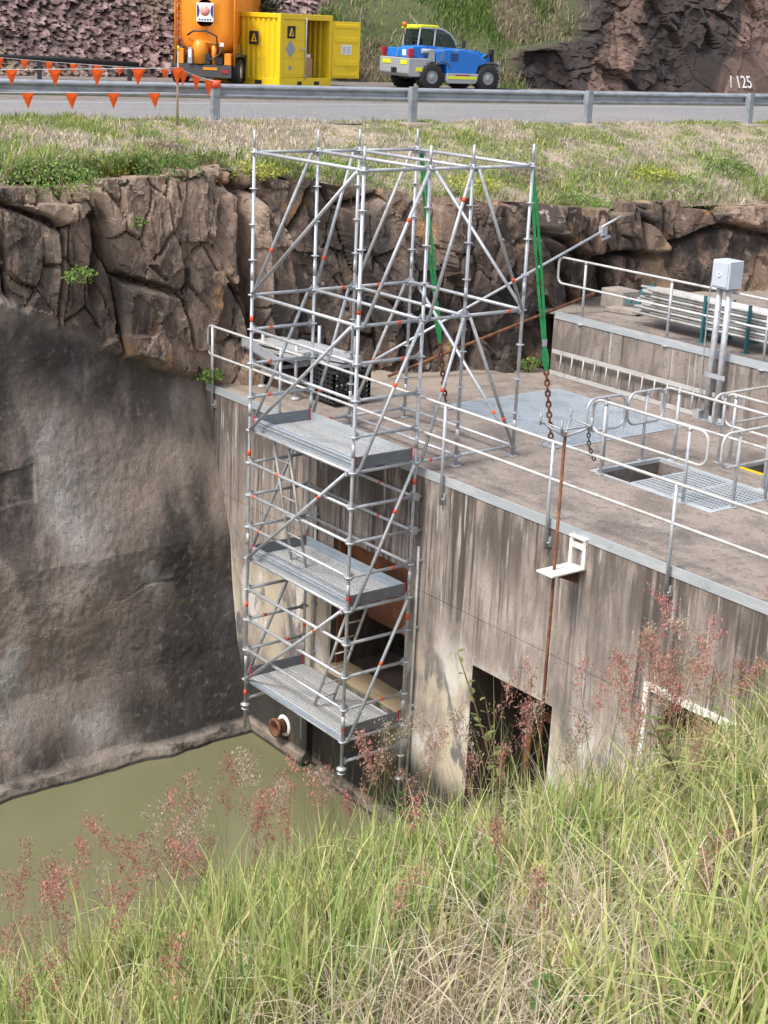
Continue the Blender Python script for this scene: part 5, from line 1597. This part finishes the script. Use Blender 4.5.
# thin stalks, straight and tall
n = 1700
u, w_ = scatter(n, 2.6, 6.6, .6)
V, F, C = blades(ground_pts(u, w_), rng.uniform(.30, .74, n), rng.uniform(.002, .0038, n), rng.uniform(0, 6.28, n), rng.uniform(.1, .7, n), pick([((.30, .33, .13), 2), ((.40, .33, .2), 2), ((.16, .22, .07), 2)], n), 6)
stuff(npmesh('grass_stalks', V, F, 'leaf', True, col=C), 'thin bare stalks standing above the foreground grass', 'grass')

# ---- red natal grass: fine stalks with loose rosy seed heads
def seedheads(spots):
    Vs, Fs, Cs = [], [], []
    off = 0
    def emit(V, F, C):
        nonlocal off
        Vs.append(V); Fs.append(F + off); Cs.append(C); off += len(V)
    m = len(spots)
    u = spots[:, 0]; w_ = spots[:, 1]; H = spots[:, 2]
    base = ground_pts(u, w_)
    az = rng.uniform(0, 6.28, m); bd = rng.uniform(.05, .5, m)
    V, F, C = blades(base, H, np.full(m, .0035), az, bd, pick([((.24, .28, .12), 1), ((.30, .22, .14), 1)], m), 6)
    emit(V, F, C)
    for i in range(m):
        ph = rng.uniform(.10, .19)
        nb = rng.integers(11, 18)
        red = (np.array([.44, .18, .155]) if rng.uniform() < .6 else np.array([.38, .21, .155])) * rng.uniform(.75, 1.2) if rng.uniform() < .8 else np.array([.40, .31, .24])
        def stem(q):
            ang = bd[i] * q
            return base[i] + np.array([math.cos(az[i]) * H[i] * q * math.sin(ang * .75), math.sin(az[i]) * H[i] * q * math.sin(ang * .75), H[i] * q * math.cos(ang * .75)])
        P = []
        for b in range(nb):
            q = 1 - ph / H[i] * (b / nb) * 1.2
            o = stem(q)
            L_ = ph * (.14 + .26 * math.sin(3.0 * (b + .8) / nb)) * rng.uniform(.7, 1.2)
            a = rng.uniform(0, 6.28)
            d = np.array([math.cos(a), math.sin(a), rng.uniform(.5, 1.4)]); d /= np.linalg.norm(d)
            k = int(10 + 220 * L_)
            tq = rng.uniform(.25, 1, k)[:, None]
            pts = o + d * L_ * tq + rng.normal(0, .010, (k, 3)) * (.4 + tq)
            P.append(pts)
            # branch as a hairline blade
            s_ = np.cross(d, [0, 0, 1]); s_ = s_ / (np.linalg.norm(s_) + 1e-6) * .0007
            emit(np.array([o - s_, o + s_, o + d * L_ + s_, o + d * L_ - s_]), np.array([[0, 1, 2, 3]]), np.tile(red * .7 + .05, (4, 1)))
        P = np.concatenate(P)
        k = len(P)
        ax = rng.normal(0, 1, (k, 3)); ax[:, 2] = np.abs(ax[:, 2]) + .6; ax /= np.linalg.norm(ax, axis=1)[:, None]
        s_ = np.cross(ax, rng.normal(0, 1, (k, 3))); s_ /= np.linalg.norm(s_, axis=1)[:, None]
        ln = rng.uniform(.005, .0105, (k, 1)); wv = ln * .48
        V = np.stack([P - ax * ln * .5, P + s_ * wv * .6, P + ax * ln, P - s_ * wv * .6], 1).reshape(-1, 3)
        F = (np.arange(k) * 4)[:, None] + np.array([0, 1, 2, 3])[None]
        C = np.repeat(red[None] * rng.uniform(.65, 1.45, (k, 1)) + rng.uniform(0, .05, (k, 1)), 4, axis=0)
        emit(V, F, C)
    return np.concatenate(Vs), np.concatenate(Fs), np.concatenate(Cs)
sp = []
def drift(n, ur, wr, hr):        # ur is the bearing u/w
    for _ in range(n):
        w1 = rng.uniform(*wr); sp.append((rng.uniform(*ur) * w1, w1, rng.uniform(*hr)))
drift(20, (-.27, -.18), (4.4, 5.6), (.45, .80))
drift(26, (-.17, -.06), (4.8, 5.6), (.45, .80))
drift(9, (-.09, .0), (5.0, 6.0), (.45, .75))
drift(11, (.0, .09), (5.2, 6.2), (.5, .85))
drift(9, (.09, .17), (5.2, 6.2), (.45, .8))
drift(38, (.17, .27), (5.2, 6.6), (.5, .90))
drift(10, (-.26, .26), (3.4, 4.6), (.3, .5))
V, F, C = seedheads(np.array(sp))
stuff(npmesh('red_seed_grass', V, F, 'leaf', True, col=C), 'rosy red feathery seed heads standing above the foreground grass', 'grass')

# ---- a few leafy weeds on the bank, each a plant of its own
def weed(label, u, w_, nst, hgt, lsize, colr, spread=.5):
    gz = float(bank_h(np.array(u), np.array(w_)))
    x, y = uw(u, w_)
    r = thing('weed', label, 'weed', (x, y, gz), group='leafy weeds on the bank')
    g = MB(); lf = MB()
    for k in range(nst):
        a = random.uniform(0, 6.28); hh = hgt * random.uniform(.6, 1.0)
        pts = [Vector((x, y, gz)) + Vector((math.cos(a) * hh * spread * q ** 1.4, math.sin(a) * hh * spread * q ** 1.4, hh * q)) for q in (0, .25, .5, .75, 1)]
        g.path(pts, [.004, .0038, .0034, .0028, .0015], 5)
        for j in range(9):
            q = .15 + .85 * j / 8
            i0 = min(int(q * 4), 3)
            p = pts[i0].lerp(pts[i0 + 1], q * 4 - i0)
            b_ = random.uniform(0, 6.28); d = Vector((math.cos(b_), math.sin(b_), random.uniform(-.1, .7))).normalized()
            sd_ = d.cross(Vector((0, 0, 1))).normalized(); L_ = lsize * random.uniform(.6, 1.15)
            up_ = sd_.cross(d)
            lf.add([p, p + d * L_ * .35 + sd_ * L_ * .24 + up_ * L_ * .04, p + d * L_ * .75 + sd_ * L_ * .17, p + d * L_ - up_ * L_ * .12, p + d * L_ * .75 - sd_ * L_ * .17, p + d * L_ * .35 - sd_ * L_ * .24 + up_ * L_ * .04, p + d * L_ * .5 - up_ * L_ * .05],
                   [(0, 6, 1), (1, 6, 2), (2, 6, 3), (3, 6, 4), (4, 6, 5), (5, 6, 0)], True)
    g.build('stem', 'wstem', r)
    lf.build('leaves', colr, r)
MT['wstem'] = mat('weed_stem', (.16, .12, .06), .8)
MT['wleaf'] = mat('weed_leaf_green', (.09, .20, .035), .6, 0, [dict(c=(.16, .26, .06), s=(8, 8, 8), lo=.45, hi=.65)], transl=.25)
MT['wleaf2'] = mat('weed_leaf_dull', (.15, .19, .05), .7, 0, [dict(c=(.24, .22, .09), s=(8, 8, 8), lo=.45, hi=.65)], transl=.25)
weed('low bright green broad leaved weed in the dry grass at the bottom', .47, 3.25, 6, .16, .055, 'wleaf')
weed('tall thin weed with sparse dull leaves before the dark wall opening', .52, 5.3, 4, .85, .05, 'wleaf2', .28)
weed('small green weed low on the right of the bank', .66, 2.95, 5, .13, .045, 'wleaf')
weed('bushy green weed high on the right of the bank', 1.15, 5.0, 8, .42, .06, 'wleaf2', .5)

# ---- verge grass above the cliff
Xv, Yv, Zv = verge_pts
def verge_sample(n, ylo=-8, yhi=24, tlo=0, thi=1, dens=None):
    out = []
    yi = rng.uniform(ylo, yhi, n); ti = rng.uniform(tlo, thi, n)
    i = np.clip((yi + 13) / 46 * 419, 0, 418.99); j = ti * 68.99
    a, b = i.astype(int), j.astype(int)
    fi, fj = i - a, j - b
    def lerp(A): return (A[a, b] * (1 - fi) * (1 - fj) + A[a + 1, b] * fi * (1 - fj) + A[a, b + 1] * (1 - fi) * fj + A[a + 1, b + 1] * fi * fj)
    return np.stack([lerp(Xv), yi, lerp(Zv)], -1), ti
n = 125000
P, T_ = verge_sample(n)
cl_ = .45 * fbm(P[:, 0] * .9, P[:, 1] * .9, 101, 4) + .55 * fbm(P[:, 0] * 2.6, P[:, 1] * 2.6, 105, 3)
cl2 = .5 * fbm(P[:, 0] * .5 + 9, P[:, 1] * .5, 102, 3) + .5 * fbm(P[:, 0] * 1.9 + 3, P[:, 1] * 1.9, 106, 3)
h = rng.uniform(.06, .19, n) * (.35 + 2.6 * np.clip(cl_ - .32, 0, 1)) * (1.25 - .55 * T_) * np.where(P[:, 1] < 2, 1.35, 1)
gsel = rng.uniform(0, 1, n) < np.clip((cl2 - .50) * 7 + .42 + .35 * (P[:, 1] < 1.2), .04, .85)
palG = pick([((.22, .33, .09), 3), ((.34, .42, .12), 3), ((.10, .18, .05), 1.5), ((.52, .49, .14), 2)], n)
palD = pick([((.62, .54, .43), 3), ((.50, .43, .37), 3), ((.72, .64, .50), 2), ((.32, .26, .22), 1.2)], n)
col = np.where(gsel[:, None], palG, palD)
V, F, C = blades(P - np.array([0, 0, .02]), h, rng.uniform(.010, .022, n), rng.uniform(0, 6.28, n), rng.gamma(2.5, .3, n), col, 3)
stuff(npmesh('verge_grass', V, F, 'leaf', True, col=C), 'rough green and dry grass on the verge between cliff edge and guardrail', 'grass')
# overhanging tufts on the cliff edge and low shrubs
n = 26000
yi = rng.uniform(-8, 22, n)
dn_ = fbm(yi * .8, yi * 0 + 3, 103, 3)
k_ = rng.uniform(0, 1, n) < np.clip((dn_ - .36) * 4, .05, 1) * np.where(yi < 1.4, 1, .75)
yi = yi[k_]; n = len(yi)
drop = rng.uniform(0, 1, n) ** 2 * np.where(yi < 0, .65, .40) * np.clip((fbm(yi * 1.3, yi * 0 + 7, 104, 3) - .25) * 2.5, .1, 1.4)
P = np.stack([xbase(yi) - .45 + rng.uniform(-.35, .15, n) - .32 * (ztop(yi) - drop) / 3, yi, ztop(yi) - drop + .08], -1)
V, F, C = blades(P, rng.uniform(.08, .30, n), rng.uniform(.012, .026, n), rng.uniform(-1.2, 1.2, n), rng.uniform(.6, 2.2, n),
                 pick([((.16, .26, .06), 3), ((.28, .36, .10), 3), ((.08, .15, .04), 2), ((.48, .41, .28), 2.5)], n), 3)
stuff(npmesh('cliff_edge_grass', V, F, 'leaf', True, col=C), 'green tufts and creepers hanging over the top of the cliff', 'grass')
def leafclump(name, label, c, rx, ry, rz_, n, cols, lsz, cat, group=None):
    """leaf-sized faces through a volume, on a few stems"""
    c = np.array(c)
    d = rng.normal(0, 1, (n, 3)); d /= np.linalg.norm(d, axis=1)[:, None]
    rr = rng.uniform(.25, 1, n) ** .6 * (.65 + .7 * fbm(d[:, 0] * 2.2 + c[0], d[:, 1] * 2.2 + d[:, 2] * 2 + c[1], 111, 3))
    P = c + d * rr[:, None] * np.array([rx, ry, rz_]); P[:, 2] = np.maximum(P[:, 2], c[2] - rz_ * .9)
    ax = rng.normal(0, 1, (n, 3)); ax /= np.linalg.norm(ax, axis=1)[:, None]
    s_ = np.cross(ax, rng.normal(0, 1, (n, 3))); s_ /= np.linalg.norm(s_, axis=1)[:, None]
    L_ = rng.uniform(.6, 1.2, (n, 1)) * lsz
    V = np.stack([P - ax * L_ * .5, P + s_ * L_ * .28, P + ax * L_ * .5, P - s_ * L_ * .28], 1).reshape(-1, 3)
    F = (np.arange(n) * 4)[:, None] + np.array([0, 1, 2, 3])[None]
    C = np.repeat(pick(cols, n), 4, axis=0)
    r = thing(name, label, cat, (c[0], c[1], c[2] - rz_), group=group)
    o = npmesh('foliage', V - np.array([c[0], c[1], c[2] - rz_]), F, 'leaf', True, col=C)
    o.parent = r
    g = MB()
    for k in range(5):
        a = random.uniform(0, 6.28)
        g.path([(c[0], c[1], c[2] - rz_ - .05), (c[0] + rx * .3 * math.cos(a), c[1] + ry * .3 * math.sin(a), c[2]), (c[0] + rx * .6 * math.cos(a), c[1] + ry * .6 * math.sin(a), c[2] + rz_ * .5)], [.02 * rx + .004, .012 * rx + .003, .004], 5)
    g.build('stem', 'wstem', r)
    return r
YG = [((.50, .50, .10), 3), ((.34, .42, .10), 2)]
DG = [((.11, .20, .05), 3), ((.18, .28, .07), 2)]
GY = [((.28, .22, .17), 3), ((.22, .17, .14), 2), ((.34, .28, .22), 1)]
MG = [((.17, .29, .07), 3), ((.25, .36, .09), 2)]
specs = [('yellow green', 'far left of the verge', -4.3, .1, YG, .35, .25), ('dark green', 'at the cliff edge left of the tower', -3.75, .75, DG, .5, .3), ('dark green', 'hanging over the rock at far left', -3.5, -1.3, MG, .55, .35),
         ('dry grey', 'between stake and cliff edge', -5.0, 1.4, GY, .4, .22), ('yellow green', 'beside the left tower post', -3.9, 2.6, YG, .4, .22), ('mid green', 'behind the tower top', -3.9, 4.4, MG, .5, .25),
         ('yellow green', 'behind the right end of the tower', -3.3, 6.9, YG, .45, .22), ('dry grey', 'right of the tower on the verge', -3.8, 8.6, GY, .5, .3), ('dark green', 'over the ledge rocks right of the tower', -2.75, 9.1, MG, .5, .35),
         ('mid green', 'above the control cabinet', -2.9, 12.3, MG, .55, .4), ('dark green', 'at the cliff edge on the far right', -3.0, 13.6, DG, .5, .3), ('yellow green', 'high on the right of the verge', -3.6, 12.0, YG, .4, .2)]
for a, b, x, y, cols, rx, rz_ in specs:
    i = int(round((y + 13) / 46 * 419)); j = int(np.argmin(abs(Xv[i] - x)))
    leafclump('shrub', 'low %s leafy clump %s' % (a, b), (x, y, Zv[i, j] + rz_ * .25), rx * 1.25, rx * 1.35, rz_ * .8, 900, cols, .06, 'shrub', 'low shrubs on the verge')
# small green plants rooted in cracks of the cliff
for lab, x, y, z in (('beside the left end of the deck', -3.05, 1.2, .22), ('under a rock shelf at far left', -3.0, -1.2, 2.05), ('in the crack midway up the left cliff', -3.3, .55, 1.35), ('at the foot of the cliff behind the right tower posts', -1.55, 7.0, .15), ('on the left cliff shelf', -3.4, .0, 2.75)):
    leafclump('rock_plant', 'small green plant rooted %s' % lab, (x, y, z), .16, .28, .14, 260, MG, .06, 'plant', 'plants in the cliff cracks')

# ---- grass on the hillside behind the road
X_, Y_, Z_, M_ = hill_grid
n = 34000
i = rng.integers(0, X_.shape[0] - 1, 400000); j = rng.integers(0, X_.shape[1] - 1, 400000)
ok = (rng.uniform(0, 1, 400000) < M_[i, j] * np.clip((fbm(Y_[i, j] * .6, Z_[i, j] * .8, 121, 3) - .3) * 3.5, .08, 1)) & (Z_[i, j] < 9.5)
i, j = i[ok][:n], j[ok][:n]
n = len(i)
P = np.stack([X_[i, j], Y_[i, j] + rng.uniform(-.04, .04, n), Z_[i, j]], -1)
gsel = fbm(P[:, 1] * .5, P[:, 2] * .9, 122, 3) + rng.normal(0, .06, n) > .47
col = np.where(gsel[:, None], pick([((.15, .24, .06), 3), ((.24, .32, .09), 2), ((.08, .14, .04), 1.5)], n), pick([((.42, .36, .24), 2), ((.32, .27, .19), 2)], n))
V, F, C = blades(P, rng.uniform(.12, .42, n), rng.uniform(.02, .05, n), rng.uniform(0, 6.28, n), rng.gamma(2.2, .3, n), col, 3)
stuff(npmesh('hillside_grass', V, F, 'leaf', True, col=C), 'green and dry grass tussocks on the slope behind the telehandler', 'grass')
leafclump('dark_shrub', 'dark leafy shrub on the slope behind the yellow container', (-28.6, 17.2, 6.5), 1.0, 2.0, .8, 5000, [((.035, .055, .02), 3), ((.06, .085, .03), 2)], .16, 'shrub')
leafclump('dark_shrub', 'dark green bush on the slope between container and telehandler', (-28.0, 21.6, 4.5), .6, .7, .5, 1500, [((.05, .08, .025), 3), ((.08, .12, .04), 2)], .14, 'shrub')

for o in bpy.data.objects:
    if '_base' in o:
        del o['_base']
